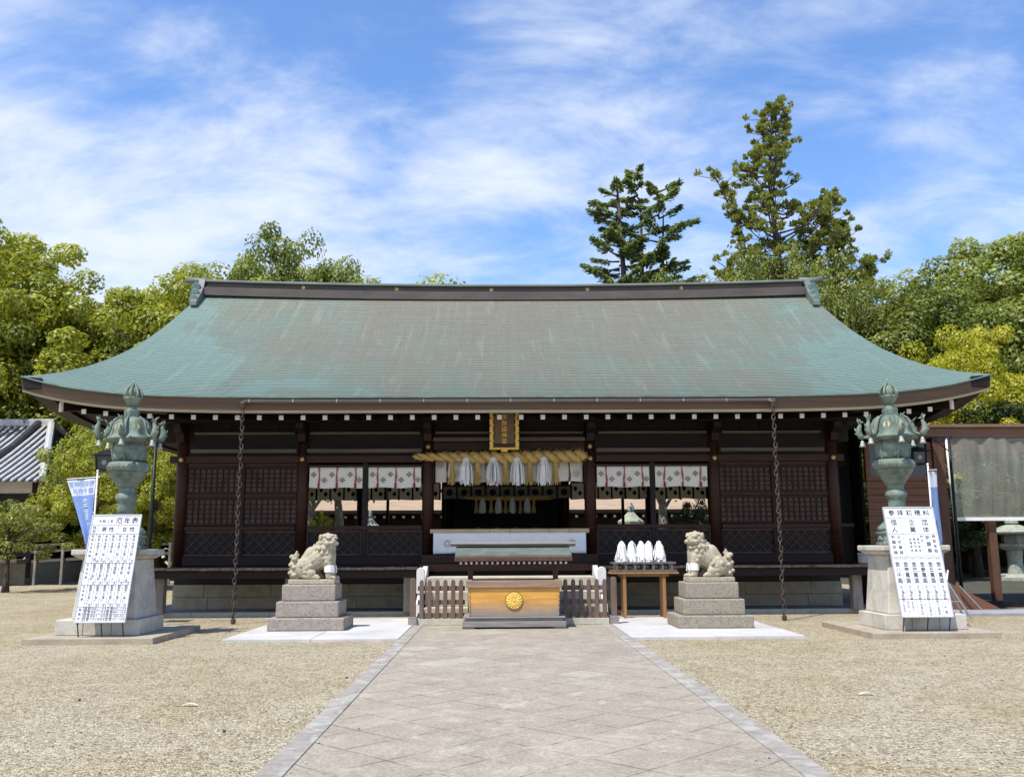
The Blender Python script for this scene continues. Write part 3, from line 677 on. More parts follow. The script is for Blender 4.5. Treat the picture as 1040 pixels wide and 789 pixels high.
# shutters: grid lattice above, crossed lattice below
def lattice_panel(w, h, nx, nz):
    m_ = MB(); e = .05
    m_.box(-w / 2, w / 2, -.03, .03, 0, e); m_.box(-w / 2, w / 2, -.03, .03, h - e, h); m_.box(-w / 2, -w / 2 + e, -.03, .03, e, h - e); m_.box(w / 2 - e, w / 2, -.03, .03, e, h - e)
    for i in range(1, nx):
        x = -w / 2 + e + (w - 2 * e) * i / nx; m_.box(x - .012, x + .012, -.02, .018, e, h - e)
    for j in range(1, nz):
        z = e + (h - 2 * e) * j / nz; m_.box(-w / 2 + e, w / 2 - e, -.016, .012, z - .012, z + .012)
    m_.mi = 1; m_.box(-w / 2 + e, w / 2 - e, .019, .028, e, h - e); return m_
def cross_panel(w, h):
    m_ = MB(); e = .05
    m_.box(-w / 2, w / 2, -.03, .03, 0, e); m_.box(-w / 2, w / 2, -.03, .03, h - e, h); m_.box(-w / 2, -w / 2 + e, -.03, .03, e, h - e); m_.box(w / 2 - e, w / 2, -.03, .03, e, h - e)
    H = h - 2 * e; x0, x1 = -w / 2 + e, w / 2 - e; step = 0.225
    for sg in (-1, 1):
        k = x0 - H
        while k < x1 + H:
            a, c = (k, 0), (k + sg * H, H); pts = []
            ta, tb = 0.0, 1.0
            dx = c[0] - a[0]
            lo, hi = (x0 - a[0]) / dx, (x1 - a[0]) / dx
            if lo > hi: lo, hi = hi, lo
            ta, tb = max(ta, lo), min(tb, hi)
            if tb - ta > .06:
                yy = -.012 if sg > 0 else .006
                m_.bar((a[0] + dx * ta, yy, e + H * ta), (a[0] + dx * tb, yy, e + H * tb), .012, .022)
            k += step
    m_.mi = 1; m_.box(x0, x1, .019, .028, e, h - e); return m_
X['latticeback'] = mat('lattice_backing', (0.175, 0.085, 0.052), (0.05, 0.026, 0.017), 2.2, 0.5, stretch=(1, 1, 0.6))
X['crossback'] = mat('panel_backing', (0.008, 0.005, 0.004), (0.004, 0.003, 0.0025), 2.2, 0.5)
X['crossbar'] = mat('lattice_bar', (0.10, 0.052, 0.036), (0.045, 0.024, 0.017), 4, .6)
def place(proto, used, pos):
    o = proto if not used else proto.copy()
    if used: col.objects.link(o)
    o.location = Vector(pos) - Vector((0, YF, 0)); return o
PW = 1.335
pu = lattice_panel(PW, .64, 9, 5).build('upper_shutter', ['wood', 'latticeback'], hall, world=False)
pl = lattice_panel(PW, .66, 9, 5).build('lower_shutter', ['wood', 'latticeback'], hall, world=False)
pc = cross_panel(PW, .60).build('cross_lattice_panel', [X['crossbar'], 'crossback'], hall, world=False)
k1 = k2 = 0
for (xa, xb, closed) in ((CX[0], CX[1], 1), (CX[1], CX[2], 0), (CX[3], CX[4], 0), (CX[4], CX[5], 1)):
    mid = (xa + xb) / 2; mp_ = MB(); mp_.box(mid - .065, mid + .065, YF - .07, YF + .07, 1.12, 3.55); mp_.build('middle_post', 'wood', hall, bevel=.008)
    r_ = MB(); r_.box(xa + .14, xb - .14, YF - .09, YF + .06, 1.955, 2.05); r_.build('sill_rail', 'redwood', hall, bevel=.006)
    r_ = MB(); r_.box(xa + .14, xb - .14, YF - .14, YF + .04, 1.13, 1.335); r_.build('bottom_rail', 'wood', hall, bevel=.006)
    for x in ((xa + .14 + mid - .065) / 2, (mid + .065 + xb - .14) / 2):
        place(pc, k2, (x, YF, 1.345)); k2 += 1
        if closed: place(pu, k1, (x, YF, 2.815)); place(pl, k1, (x, YF, 2.07)); k1 += 1
    if closed:
        r_ = MB(); r_.box(xa + .14, xb - .14, YF - .05, YF + .05, 2.735, 2.812); r_.box(xa + .14, xb - .14, YF - .05, YF + .05, 3.46, 3.55); r_.build('shutter_rail', 'redwood', hall, bevel=.006)
    else:
        r_ = MB(); r_.box(xa + .14, xb - .14, YF - .05, YF + .02, 3.45, 3.50); r_.build('curtain_rail', 'redwood', hall)
# veranda
for sg in (-1, 1):
    ve = MB(); x = 2.07
    while x < 8.7:
        a, c = sorted((sg * x, sg * (x + .235))); ve.box(a, c, 20.75 - .03 * random.random(), YF - .16, 1.045 + .01 * random.random(), 1.095 + .012 * random.random()); x += .242
    ver = ve.build('veranda', 'veranda', hall)
for sg in (-1, 1):
    vb = MB(); a, c = sorted((sg * 2.1, sg * 8.7)); vb.box(a, c, 20.86, 21.0, .87, 1.04); vb.box(a, c, 21.5, 21.62, .90, 1.04); vb.build('veranda_beam', 'wood', ver)
for x in (-7.9, -4.97, -2.3, 2.3, 4.97, 7.9):
    vp = MB(); vp.box(x - .11, x + .11, 21.16, 21.38, .10, 1.04); vp.build('veranda_post', 'postgrey', ver, bevel=.01)
for sg in (-1, 1):
    fo = MB(); rnd = random.Random(5)
    for rrow, (za, zb) in enumerate(((.08, .36), (.366, .66))):
        x = 2.0
        while x < 8.2:
            w = 1.35 + rnd.random() * .6; x2 = min(x + w, 8.2); a, c = sorted((sg * x, sg * (x2 - .006))); fo.box(a, c, 22.9 + .012 * rnd.random(), 23.3, za, zb); x = x2
    fo.build('foundation', 'foundation', hall, bevel=.012)
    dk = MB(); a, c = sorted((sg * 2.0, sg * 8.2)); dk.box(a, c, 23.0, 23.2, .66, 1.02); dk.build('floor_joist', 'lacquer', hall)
# entrance sill of the middle bay
se = MB(); se.box(-2.05, 2.05, 21.0, YF - .15, 1.00, 1.16); se.box(-2.05, 2.05, 21.5, YF - .02, 1.165, 1.36); se.build('entrance_sill', 'redwood', hall, bevel=.008)

# stone steps with pale side boards
steps = thing('entrance_steps', (0, 19.6, 0), 'pale stone steps with white round-topped side boards behind the picket fences', 'steps')
for k, (ya, yb, z) in enumerate(((19.15, 21.0, .32), (19.55, 21.0, .62), (19.95, 21.0, .90))):
    m_ = MB(); m_.box(-1.80, 1.80, ya, yb, .035 if k == 0 else (.32, .62)[k - 1] + .002, z); m_.build('tread', 'stepstone', steps, bevel=.012)
for sg in (-1, 1):
    m_ = MB(); x0, x1 = sorted((sg * 1.84, sg * 1.94))
    m_.prism([(18.95, .03), (18.95, .42), (20.75, 1.12), (21.0, 1.12), (21.0, .03)], x0, x1, 'x'); sb = m_.build('side_board', 'white', steps, bevel=.01)
    m_ = MB(); x0, x1 = sorted((sg * 1.79, sg * 1.96)); zc = 1.04
    poly = [(x0, .60), (x1, .60), (x1, zc)] + [((x0 + x1) / 2 + .085 * math.cos(t), zc + .085 * math.sin(t)) for t in (PI * i / 10 for i in range(1, 10))] + [(x0, zc)]
    m_.prism(poly, 19.3, 19.42); m_.build('rounded_end', 'plaster', sb, bevel=.008)

# ------------------------------------------------------------------ cloths in the openings
def wavy(x0, x1, z0, z1, y, amp=.018, per=.9, ph=0.0):
    def fn(u, v):
        x = x0 + (x1 - x0) * u; z = z1 + (z0 - z1) * v
        return (x, y + amp * (0.3 + v) * math.sin(2 * PI * x / per + ph) + amp * .5 * math.sin(2 * PI * x / per * 2.7 + 1.3 + ph), z - .012 * v * math.sin(2 * PI * x / per + 1))
    return fn
def diamond(mb, c, r, y):
    x, z = c
    for dx, dz in ((0, 1), (1, 0), (0, -1), (-1, 0)):
        cx, cz = x + dx * r * .52, z + dz * r * .52; h = r * .44
        mb._f(mb.vs([(cx - h, y, cz), (cx, y, cz - h), (cx + h, y, cz), (cx, y, cz + h)]))
def curtain(x0, x1, z0, z1, y, label, ribs, motifs, mname='curtain', ribmat='red', ring=False, tail=None):
    root = thing(mname, ((x0 + x1) / 2, y, z1), label, 'curtain', 'white curtains along the front of the hall')
    m_ = MB(); m_.sm = True; m_.grid(wavy(x0, x1, z0, z1, y), 60, 8)
    for x in ribs:
        r_ = MB(); f = wavy(x0, x1, z0, z1, y)
        def fn(u, v, x=x):
            p = f((x + (u - .5) * .045 - x0) / (x1 - x0), min(v, 1.0)); return (x + (u - .5) * (.04 + .015 * math.sin(v * 9 + x)) + .01 * math.sin(v * 5 + x * 7), p[1] - .012, z1 - v * (z1 - z0 + .01 * math.sin(x * 31)))
        r_.grid(fn, 2, 8)
        rb = r_.build('ribbon', ribmat, root); rb.modifiers.new('thick', 'SOLIDIFY').thickness = .004
        k_ = MB(); k_.box(x - .028, x + .022, y - .032, y - .014, z0 - .008, z0 + .11); k_.build('ribbon_tail', 'redtail' if ribmat == 'red' else ribmat, rb)
    mt = m_; mt.mi = 1; mt.sm = False; f = wavy(x0, x1, z0, z1, y)
    for (x, z) in motifs:
        p = f((x - x0) / (x1 - x0), (z1 - z) / (z1 - z0))
        if ring:
            for r in (.085, .045):
                for k in range(16):
                    a0, a1 = 2 * PI * k / 16, 2 * PI * (k + .75) / 16
                    mt._f(mt.vs([(x + r * math.cos(a0), p[1] - .03, z + r * math.sin(a0)), (x + r * math.cos(a1), p[1] - .03, z + r * math.sin(a1)), (x + (r - .016) * math.cos(a1), p[1] - .03, z + (r - .016) * math.sin(a1)), (x + (r - .016) * math.cos(a0), p[1] - .03, z + (r - .016) * math.sin(a0))]))
        else: diamond(mt, (x, z), .075, p[1] - .024)
    o = m_.build('cloth', ['cloth', 'motif'], root); o.modifiers.new('thick', 'SOLIDIFY').thickness = .004
    return root
def bay_curtain(x0, x1, label):
    ribs = [x0 + (x1 - x0) * t for t in (.18, .52, .87)]; w = x1 - x0; zt, zb = 3.44, 2.945; mo = []
    for t, z in ((.08, .36), (.28, .62), (.42, .36), (.62, .62), (.77, .36), (.94, .62)): mo.append((x0 + w * t, zt - (zt - zb) * z))
    curtain(x0, x1, zb, zt, YF - .06, label, ribs, mo)
bay_curtain(-4.80, -3.53, 'white curtain with red ribbons in the opening beside the left shutters')
bay_curtain(-3.39, -2.12, 'white curtain with red ribbons just left of the straw rope')
bay_curtain(2.12, 3.39, 'white curtain with red ribbons just right of the straw rope')
bay_curtain(3.53, 4.80, 'white curtain with red ribbons in the opening beside the right shutters')
curtain(-1.79, 1.79, 3.09, 3.62, YF + .12, 'wide white curtain with round crests behind the thick straw rope', [-1.5, -.55, .5, 1.47],
        [(-1.68, 3.5), (-1.3, 3.28), (-.85, 3.45), (1.15, 3.48), (1.63, 3.28), (.1, 3.4)], 'curtain', 'purple', True)
def back_curtain(x0, x1, z0, z1, y, label, sp, group, rings=False):
    root = thing('back_curtain', ((x0 + x1) / 2, y, z1), label, 'curtain', group)
    m_ = MB(); m_.sm = True; m_.grid(wavy(x0, x1, z0, z1, y, .01, 1.1, .4), 60, 6)
    bd = MB(); mo = m_; mo.sm = False; mo.mi = 1; n = round((x1 - x0) / sp)
    for i in range(n + 1):
        x = x0 + (x1 - x0) * i / n; bd.box(x - .03, x + .03, y - .045, y - .03, z0 - .01, z1)
    bd.box(x0, x1, y - .04, y - .026, z1 - .02, z1 + .04)
    for i in range(n):
        xc = x0 + (x1 - x0) * (i + .5) / n
        if rings: mo.ell((xc, y - .04, (z0 + z1) / 2), (.10, .004, .10), 14, 6)
        else:
            for dx, dz in ((-.08, .07), (.08, -.08)):
                cx, cz = xc + dx, (z0 + z1) / 2 + dz; mo._f(mo.vs([(cx - .075, y - .04, cz), (cx, y - .04, cz - .10), (cx + .075, y - .04, cz), (cx, y - .04, cz + .10)]))
    bd.build('dark_edging', 'lacquer', root); mo.build('cloth', ['backcloth', 'motifd'], root)
bcg = 'grey curtains at the back of the hall'
back_curtain(-6.95, -2.25, 3.13, 3.70, YB - .12, 'dim grey curtain with dark diamonds seen through the left opening', .48, bcg)
back_curtain(2.25, 6.95, 3.13, 3.70, YB - .12, 'dim grey curtain with dark diamonds seen through the right opening', .48, bcg)
back_curtain(-1.9, 1.9, 2.93, 3.30, 27.2, 'dim grey curtain with round crests behind the inner straw rope', .42, bcg, True)

# ------------------------------------------------------------------ straw ropes with tassels
def rope_mesh(mb, x0, x1, y, zf, rad, pitch, strands=2):
    n = int(abs(x1 - x0) / .035)
    for k in range(strands):
        pts, rr = [], []
        for i in range(n + 1):
            u = i / n; x = x0 + (x1 - x0) * u; r = rad(u); a = 2 * PI * x / pitch + 2 * PI * k / strands
            pts.append((x, y + r * .52 * math.cos(a), zf(u) + r * .52 * math.sin(a))); rr.append(r * .66 * (1 + .06 * math.sin(i * 2.1)))
        mb.tube(pts, rr, 10)
def straw_tassel(mb, x, y, z, L_, r):
    rnd = random.Random(int(x * 97)); mb.tube([(x, y, z), (x, y, z - L_ * .1), (x + .005, y, z - L_ * .5)], [r * .35, r * .40, r * .35], 8)
    for i in range(34):
        a = rnd.random() * 2 * PI; q = math.sqrt(rnd.random()); e = rnd.uniform(.86, 1.03)
        mb.tube([(x + r * .4 * q * math.cos(a), y + r * .4 * q * math.sin(a), z - L_ * .05), (x + r * .55 * q * math.cos(a), y + r * .55 * q * math.sin(a), z - L_ * .5), (x + r * 1.15 * q * math.cos(a), y + r * 1.15 * q * math.sin(a), z - L_ * e)], [.009, .010, .006], 4)
def paper_tassel(mb, x, y, z, L_, r, n=70):
    rnd = random.Random(int(x * 131) + 5); mb.ell((x, y, z - .05 * L_), (r * .42, r * .42, r * .42), 8, 6)
    for i in range(n):
        a = rnd.random() * 2 * PI; q = math.sqrt(rnd.random()); e = rnd.uniform(.78, 1.04); c, s_ = math.cos(a), math.sin(a); w = .016
        p0 = Vector((x + r * .35 * q * c, y + r * .35 * q * s_, z)); p1 = Vector((x + r * .8 * q * c, y + r * .8 * q * s_, z - L_ * .30)); p2 = Vector((x + r * q * c * 1.0 + rnd.uniform(-.01, .01), y + r * q * s_, z - L_ * e))
        t = Vector((-s_, c, 0)) * w
        v = mb.vs([p0 - t, p0 + t, p1 + t, p1 - t, p2 + t * .9, p2 - t * .9]); mb._f([v[0], v[1], v[2], v[3]]); mb._f([v[3], v[2], v[4], v[5]])
def straw_rope(name, x0, x1, y, z, r, label, straw_x, paper_x, dL, pL, pr, sag):
    root = thing(name, ((x0 + x1) / 2, y, z), label, 'straw rope')
    m_ = MB(); m_.sm = True
    zf = lambda u: z - sag * math.sin(PI * u); rad = lambda u: r * (.55 + .75 * min(1, 2.2 * u) ** .7 * (1 if u > .02 else .6))
    rope_mesh(m_, x0, x1, y, zf, rad, .62 * r / .13)
    rnd = random.Random(3)
    for i in range(int(520 * r / .13)):                    # loose straw ends
        u = rnd.random(); a = rnd.random() * 2 * PI; rr = rad(u) * 1.05; x = x0 + (x1 - x0) * u; p = Vector((x, y + rr * math.cos(a), zf(u) + rr * math.sin(a)))
        d = Vector((rnd.uniform(-.10, .12), rr * .5 * math.cos(a), rr * .5 * math.sin(a))) * (r / .13); m_.tube([p - d * .3, p + d], [.007, .004], 3)
    for i in range(int(60 * r / .13)):
        a = rnd.random() * 2 * PI; q = rnd.random() * r; m_.tube([(x1 - .05, y + q * math.cos(a), z + q * math.sin(a)), (x1 + rnd.uniform(.02, .10), y + q * 1.2 * math.cos(a), z + q * 1.2 * math.sin(a) - .01)], [.010, .005], 4)
    m_.build('rope', 'straw', root)
    for x in straw_x:
        m_ = MB(); straw_tassel(m_, x, y - .02, z - r * .8, dL, pr * .48); m_.build('straw_tassel', 'straw', root)
    for x in paper_x:
        m_ = MB(); paper_tassel(m_, x, y - r * .9, z - r * .7, pL, pr); m_.build('paper_tassel', 'paper', root)
    return root
straw_rope('straw_rope', -2.28, 1.80, 21.86, 3.67, .105, 'thick twisted straw rope with white paper tassels under the gold plaque', [-1.36, -.76, -.09, .49, 1.09], [-1.03, -.38, .18, .82], .60, .62, .22, .03)
straw_rope('inner_straw_rope', -1.30, 1.20, 26.0, 2.90, .05, 'thin straw rope with small white tassels in the dark inner hall', [-.88, -.46, -.05, .36, .74], [-.70, -.25, .14, .55], .40, .40, .12, .02)
# dim furnishings of the inner hall
al = thing('altar_table', (0, 29.5, 1.12), 'dark altar table with small metal vessels deep inside the hall', 'altar table')
m_ = MB(); m_.box(-1.3, 1.3, 29.1, 29.9, 1.75, 1.86); m_.build('table_top', 'lacquer', al)
for x in (-1.15, 1.15):
    m_ = MB(); m_.box(x - .06, x + .06, 29.2, 29.8, 1.12, 1.748); m_.build('leg', 'lacquer', al)
for i, x in enumerate((-.9, -.3, .3, .9)):
    m_ = MB(); m_.sm = True; m_.lathe([(.03, 0), (.09, .01), (.05, .06), (.04, .14), (.10, .20), (.08, .28)], (x, 29.4, 1.862), 14)
    v_ = origin_to(m_.build('altar_vessel', 'gold'), (x, 29.4, 1.862)); tag(v_, 'small gold vessel on the dark altar table, ' + ('at its left end', 'left of its middle', 'right of its middle', 'at its right end')[i], 'vessel', 'vessels on the altar')
# draped counter at the entrance
ct = thing('draped_counter', (0, 21.75, 1.36), 'white satin draped counter topped with a bamboo rail at the entrance', 'counter')
m_ = MB(); m_.sm = True
m_.grid(lambda u, v: (-1.78 + 3.56 * u, 21.62 - .02 * v + .018 * math.sin(u * 37 + 2 * math.sin(u * 9)) * (0.2 + v), 1.86 - .48 * v + .035 * v * (1 - abs(2 * u - 1))), 120, 8)
m_.mi = 1; m_.sm = False
for x in (-1.45, 1.45):
    for r in (.085, .05):
        for k in range(20):
            a0, a1 = 2 * PI * k / 20, 2 * PI * (k + .7) / 20; y = 21.575
            m_._f(m_.vs([(x + rr * math.cos(a), y, 1.62 + rr * math.sin(a)) for rr, a in ((r, a0), (r, a1), (r - .014, a1), (r - .014, a0))]))
o = m_.build('cloth', ['whitecloth', 'motif'], ct); o.modifiers.new('thick', 'SOLIDIFY').thickness = .004
m_ = MB(); m_.sm = True
for i in range(8):
    x0, x1 = -1.86 + i * .465, -1.86 + (i + 1) * .465; m_.tube([(x0 + .004, 21.66, 1.90), (x0 + .015, 21.66, 1.90), (x1 - .015, 21.66, 1.90), (x1 - .004, 21.66, 1.90)], [.060, .055, .055, .060], 14)
m_.build('bamboo_rail', 'bamboo', ct)
m_ = MB(); m_.box(-1.76, 1.76, 21.70, 21.95, 1.362, 1.84); m_.build('counter_body', 'wood', ct)

# gold framed plaque
pq = thing('name_plaque', (-0.12, 21.55, 4.30), 'brown plaque with gold characters in a scalloped gold frame under the eave', 'plaque')
px_, py_ = -0.12, 21.5
tilt = Matrix.Rotation(R(12), 3, 'X')
def PQ(x, z, d=0.0): v = tilt @ Vector((x, -d, z)); return Vector((px_, py_, 4.26)) + v
m_ = MB(); m_.obox((px_, py_, 4.26), (.56, .05, .82), tilt); m_.build('panel', mat('plaque_brown', (0.19, 0.115, 0.075), (0.14, 0.085, 0.055), 5, 0.5, stretch=(4, 4, .6)), pq)
m_ = MB()
for sg in (-1, 1):
    for i in range(5):
        z = -.34 + i * .18; m_.obox(PQ(sg * .305, z, .02), (.085, .07, .155), tilt); m_.obox(PQ(sg * .285, z + .09, .015), (.075, .06, .06), tilt)
m_.obox(PQ(0, -.44, .02), (.70, .07, .055), tilt); m_.obox(PQ(0, .44, .02), (.70, .07, .055), tilt); m_.obox(PQ(0, -.49, .02), (.16, .06, .05), tilt)
m_.build('gold_frame', 'gold', pq, bevel=.012)
m_ = MB()
for sg in (-1, 1): m_.obox(PQ(sg * .245, .02, .032), (.018, .012, .74), tilt)
m_.obox(PQ(0, -.36, .032), (.48, .012, .07), tilt); m_.build('inner_border', 'redwood', pq)
lettering('gilt_characters', column('伊弉諾神宮', 0, .30, .135, .142), lambda x, z: PQ(x, z, .034), 'gold', pq, world=True)

# ------------------------------------------------------------------ offering box and its little roof
BD = -.22
bx = thing('offering_box', (0.02, 18.2, 0.034), 'honey coloured offering box with gold chrysanthemum crest under a little copper roof', 'offering box')
ox = 0.02
def B(x): return ox + x
m_ = MB(); m_.box(B(-.97), B(-.74), 17.78, 18.82, .036, .12); m_.box(B(.74), B(.97), 17.78, 18.82, .036, .12); m_.box(B(-.97), B(.97), 17.76, 18.84, .065, .17); base = m_.build('base', 'boxgrey', bx, bevel=.008)
m_ = MB(); m_.box(B(-.92), B(.92), 17.80, 18.80, .172, .225); m_.box(B(-.955), B(.955), 17.77, 18.83, .226, .255); m_.build('plinth_moulding', 'boxgrey', base, bevel=.006)
m_ = MB(); m_.frustum((B(0), 18.3), .845, .865, .257, .775, .46, .475); m_.build('body', 'honey', bx, bevel=.006)
m_ = MB(); m_.box(B(-.905), B(.905), 17.79, 17.90, .777, .915); m_.box(B(-.905), B(.905), 18.70, 18.81, .777, .915); m_.box(B(-.905), B(-.80), 17.902, 18.698, .777, .915); m_.box(B(.80), B(.905), 17.902, 18.698, .777, .915)
tr = m_.build('top_frame', 'toprail', bx, bevel=.01)
m_ = MB()
for i in range(9): m_.box(B(-.80), B(.80), 17.95 + i * .084, 17.985 + i * .084, .84, .895)
m_.build('slats', 'toprail', tr)
m_ = MB()
for sg in (-1, 1):
    for i in range(6): m_.tube([(B(sg * .835), 17.825, .31 + i * .083), (B(sg * .835), 17.805, .31 + i * .083)], [.014, .010], 8)
m_.build('studs', 'steel', bx)
cr = MB(); cz, cy = .545, 17.828
cr.mi = 1; cr.tube([(B(0), cy + .03, cz), (B(0), cy - .008, cz)], .170, 40)
cr.mi = 0
cr.tube([(B(0), cy, cz), (B(0), cy - .012, cz)], .155, 36)
for k in range(16):
    a = 2 * PI * k / 16; rot = Matrix.Rotation(-a, 3, 'Y'); cr.ell((B(.088 * math.cos(a)), cy - .016, cz + .088 * math.sin(a)), (.066, .014, .0155), 10, 6, rot)
cr.ell((B(0), cy - .02, cz), (.026, .016, .026), 12, 6)
X['crestdark'] = mat('crest_ground', (0.30, 0.15, 0.02), (0.2, 0.1, 0.012), 8, .5)
cr.build('chrysanthemum_crest', ['gold', 'crestdark'], bx)
for sg in (-1, 1):
    m_ = MB(); m_.box(B(sg * .85) - .05, B(sg * .85) + .05, 18.86, 18.96, .036, 1.30); m_.build('post', 'brownpost', bx, bevel=.008)
rfx = MB(); rfx.prism([(18.25, 1.262), (18.25, 1.31), (18.91, 1.50), (19.57, 1.31), (19.57, 1.262), (18.91, 1.44)], B(-1.13), B(1.13), 'x')
X['oldcopper'] = mat('dull_copper', (0.155, 0.185, 0.155), (0.10, 0.105, 0.088), 4, 0.6, bmp=0.2)
lr = rfx.build('little_roof', 'oldcopper', bx, bevel=.006)
for ya, yb in ((18.22, 18.28), (19.60, 19.54)):
    m_ = MB(); m_.prism([(ya, 1.19), (ya, 1.262), (yb, 1.268), (yb, 1.19)], B(-1.14), B(1.14), 'x'); m_.build('roof_eave_board', 'brownpost', lr, bevel=.004)
m_ = MB(); m_.prism([(18.76, 1.47), (18.76, 1.505), (18.68, 1.51), (18.68, 1.535), (18.91, 1.555), (19.14, 1.535), (19.14, 1.51), (19.06, 1.505), (19.06, 1.47)], B(-1.25), B(1.25), 'x'); m_.build('roof_ridge', 'boxgrey', lr, bevel=.006)
m_ = MB(); m_.box(B(-.95), B(.95), 18.87, 18.95, 1.22, 1.34); m_.build('roof_beam', 'brownpost', lr)
rr_ = MB(); rr_.box(-.018, .018, 18.30 - 18.2, 19.5 - 18.2, -.018, .018); rr_.mi = 1; rr_.box(-.021, .021, .094, .0995, -.021, .021)
r0_ = rr_.build('small_rafter', ['brownpost', 'white'], lr, world=False)
for i in range(21):
    o = r0_ if i == 0 else r0_.copy()
    if i: col.objects.link(o)
    o.location = (-1.02 + i * .102, 0.0, 1.155 - .034)
bx.location.y += BD; lr.location.z = .075

# ------------------------------------------------------------------ picket fences
def picket_fence(x0, x1, outer, label):
    root = thing('picket_fence', ((x0 + x1) / 2, 18.5, 0.03), label, 'fence', 'picket fences beside the offering box'); n = 6
    m_ = MB(); xs_ = [x0 + (x1 - x0) * (i + .5) / n for i in range(n)]
    for i, x in enumerate(xs_):
        m_ = MB(); m_.prism([(x - .042, .13), (x + .042, .13), (x + .042, .86), (x + .02, .905), (x - .02, .905), (x - .042, .86)], 18.44, 18.47); m_.build('picket', 'fence', root, bevel=.006)
    for z in (.22, .47, .74):
        m_ = MB(); a, c = sorted((x0, x1)); m_.box(a, c, 18.472, 18.515, z - .045, z + .045); m_.build('rail', 'fence', root, bevel=.005)
    m_ = MB(); a, c = sorted((x0, x1)); m_.box(a, c, 18.42, 18.56, .036, .155); m_.build('base_beam', 'stepstone', root, bevel=.006)
    xo = outer; m_ = MB(); m_.prism([(xo - .055, .04), (xo + .055, .04), (xo + .055, .90), (xo + .03, .94), (xo - .03, .94), (xo - .055, .90)], 18.40, 18.52); m_.build('end_post', 'fence', root, bevel=.006)
    m_ = MB(); m_.box(xo - .085, xo + .085, 18.37, 18.55, .036, .20); m_.build('post_foot', 'boxgrey', root, bevel=.006)
picket_fence(-1.86, -.93, -1.95, 'brown picket fence left of the offering box in front of the steps')
picket_fence(.97, 1.90, 2.0, 'brown picket fence right of the offering box beside the paper wand table')

# ------------------------------------------------------------------ table with paper wands
tb = thing('wooden_table', (2.82, 19.95, 0.045), 'brown wooden table carrying a grey rack in front of the veranda', 'table')
m_ = MB(); m_.box(2.10, 3.55, 19.7, 20.2, .955, .995); m_.build('table_top', 'newwood', tb, bevel=.006)
m_ = MB(); m_.box(2.30, 3.36, 19.80, 20.10, .90, .954); m_.build('apron_board', 'newwood', tb)
for x in (2.40, 3.24):
    for y in (19.78, 20.12):
        m_ = MB(); m_.box(x - .034, x + .034, y - .034, y + .034, .047, .953); m_.build('leg', 'newwood', tb, bevel=.006)
X['rackwood'] = mat('rack_wood', (0.15, 0.135, 0.12), (0.09, 0.08, 0.07), 5, .7)
rk = thing('wand_rack', (2.82, 19.95, 0.997), 'low grey wooden rack on the wooden table with paper wands standing in it', 'rack')
for y in (19.74, 20.14):
    m_ = MB(); m_.box(2.12, 3.52, y - .02, y + .02, 1.00, 1.045); m_.box(2.15, 3.50, y - .03, y + .03, 1.16, 1.205); m_.build('rack_rail', X['rackwood'], rk, bevel=.005)
for i in range(7):
    m_ = MB(); x = 2.24 + i * .195; m_.box(x - .022, x + .022, 19.722, 20.158, 1.046, 1.158); m_.build('rack_slat', X['rackwood'], rk)
wl = ('leftmost of the five white paper wands on the rack', 'second from left of the five white paper wands', 'middle one of the five white paper wands on the rack', 'second from right of the five white paper wands', 'rightmost of the five white paper wands on the rack')
for i, x in enumerate((2.38, 2.60, 2.79, 2.96, 3.19)):
    w_ = thing('paper_wand', (x, 19.94, 1.05), wl[i], 'paper wand', 'paper wands on the rack')
    m_ = MB(); m_.tube([(x, 19.94, 1.05), (x, 19.94, 1.64)], .012, 8); m_.build('stick', 'newwood', w_)
    m_ = MB(); rnd = random.Random(i + 40)
    for k in range(170):
        a = rnd.random() * 2 * PI; q = math.sqrt(rnd.random()); zt = 1.63 - .22 * rnd.random() ** 1.5; e = rnd.uniform(1.17, 1.34); c, s_ = math.cos(a), math.sin(a)
        p0 = Vector((x + .03 * c, 19.94 + .03 * s_, zt)); p1 = Vector((x + .085 * q * c, 19.94 + .085 * q * s_, zt - .07)); p2 = Vector((x + .15 * q * c + rnd.gauss(0, .012), 19.94 + .13 * q * s_, e)); t = Vector((-s_ + rnd.gauss(0, .5), c, rnd.gauss(0, .3))) * .015
        v = m_.vs([p0 - t, p0 + t, p1 + t, p1 - t, p2 + t, p2 - t]); m_._f(v[:4]); m_._f([v[3], v[2], v[4], v[5]])
    m_.ell((x, 19.94, 1.61), (.035, .035, .04), 8, 6); m_.build('paper_streamers', 'paper', w_)

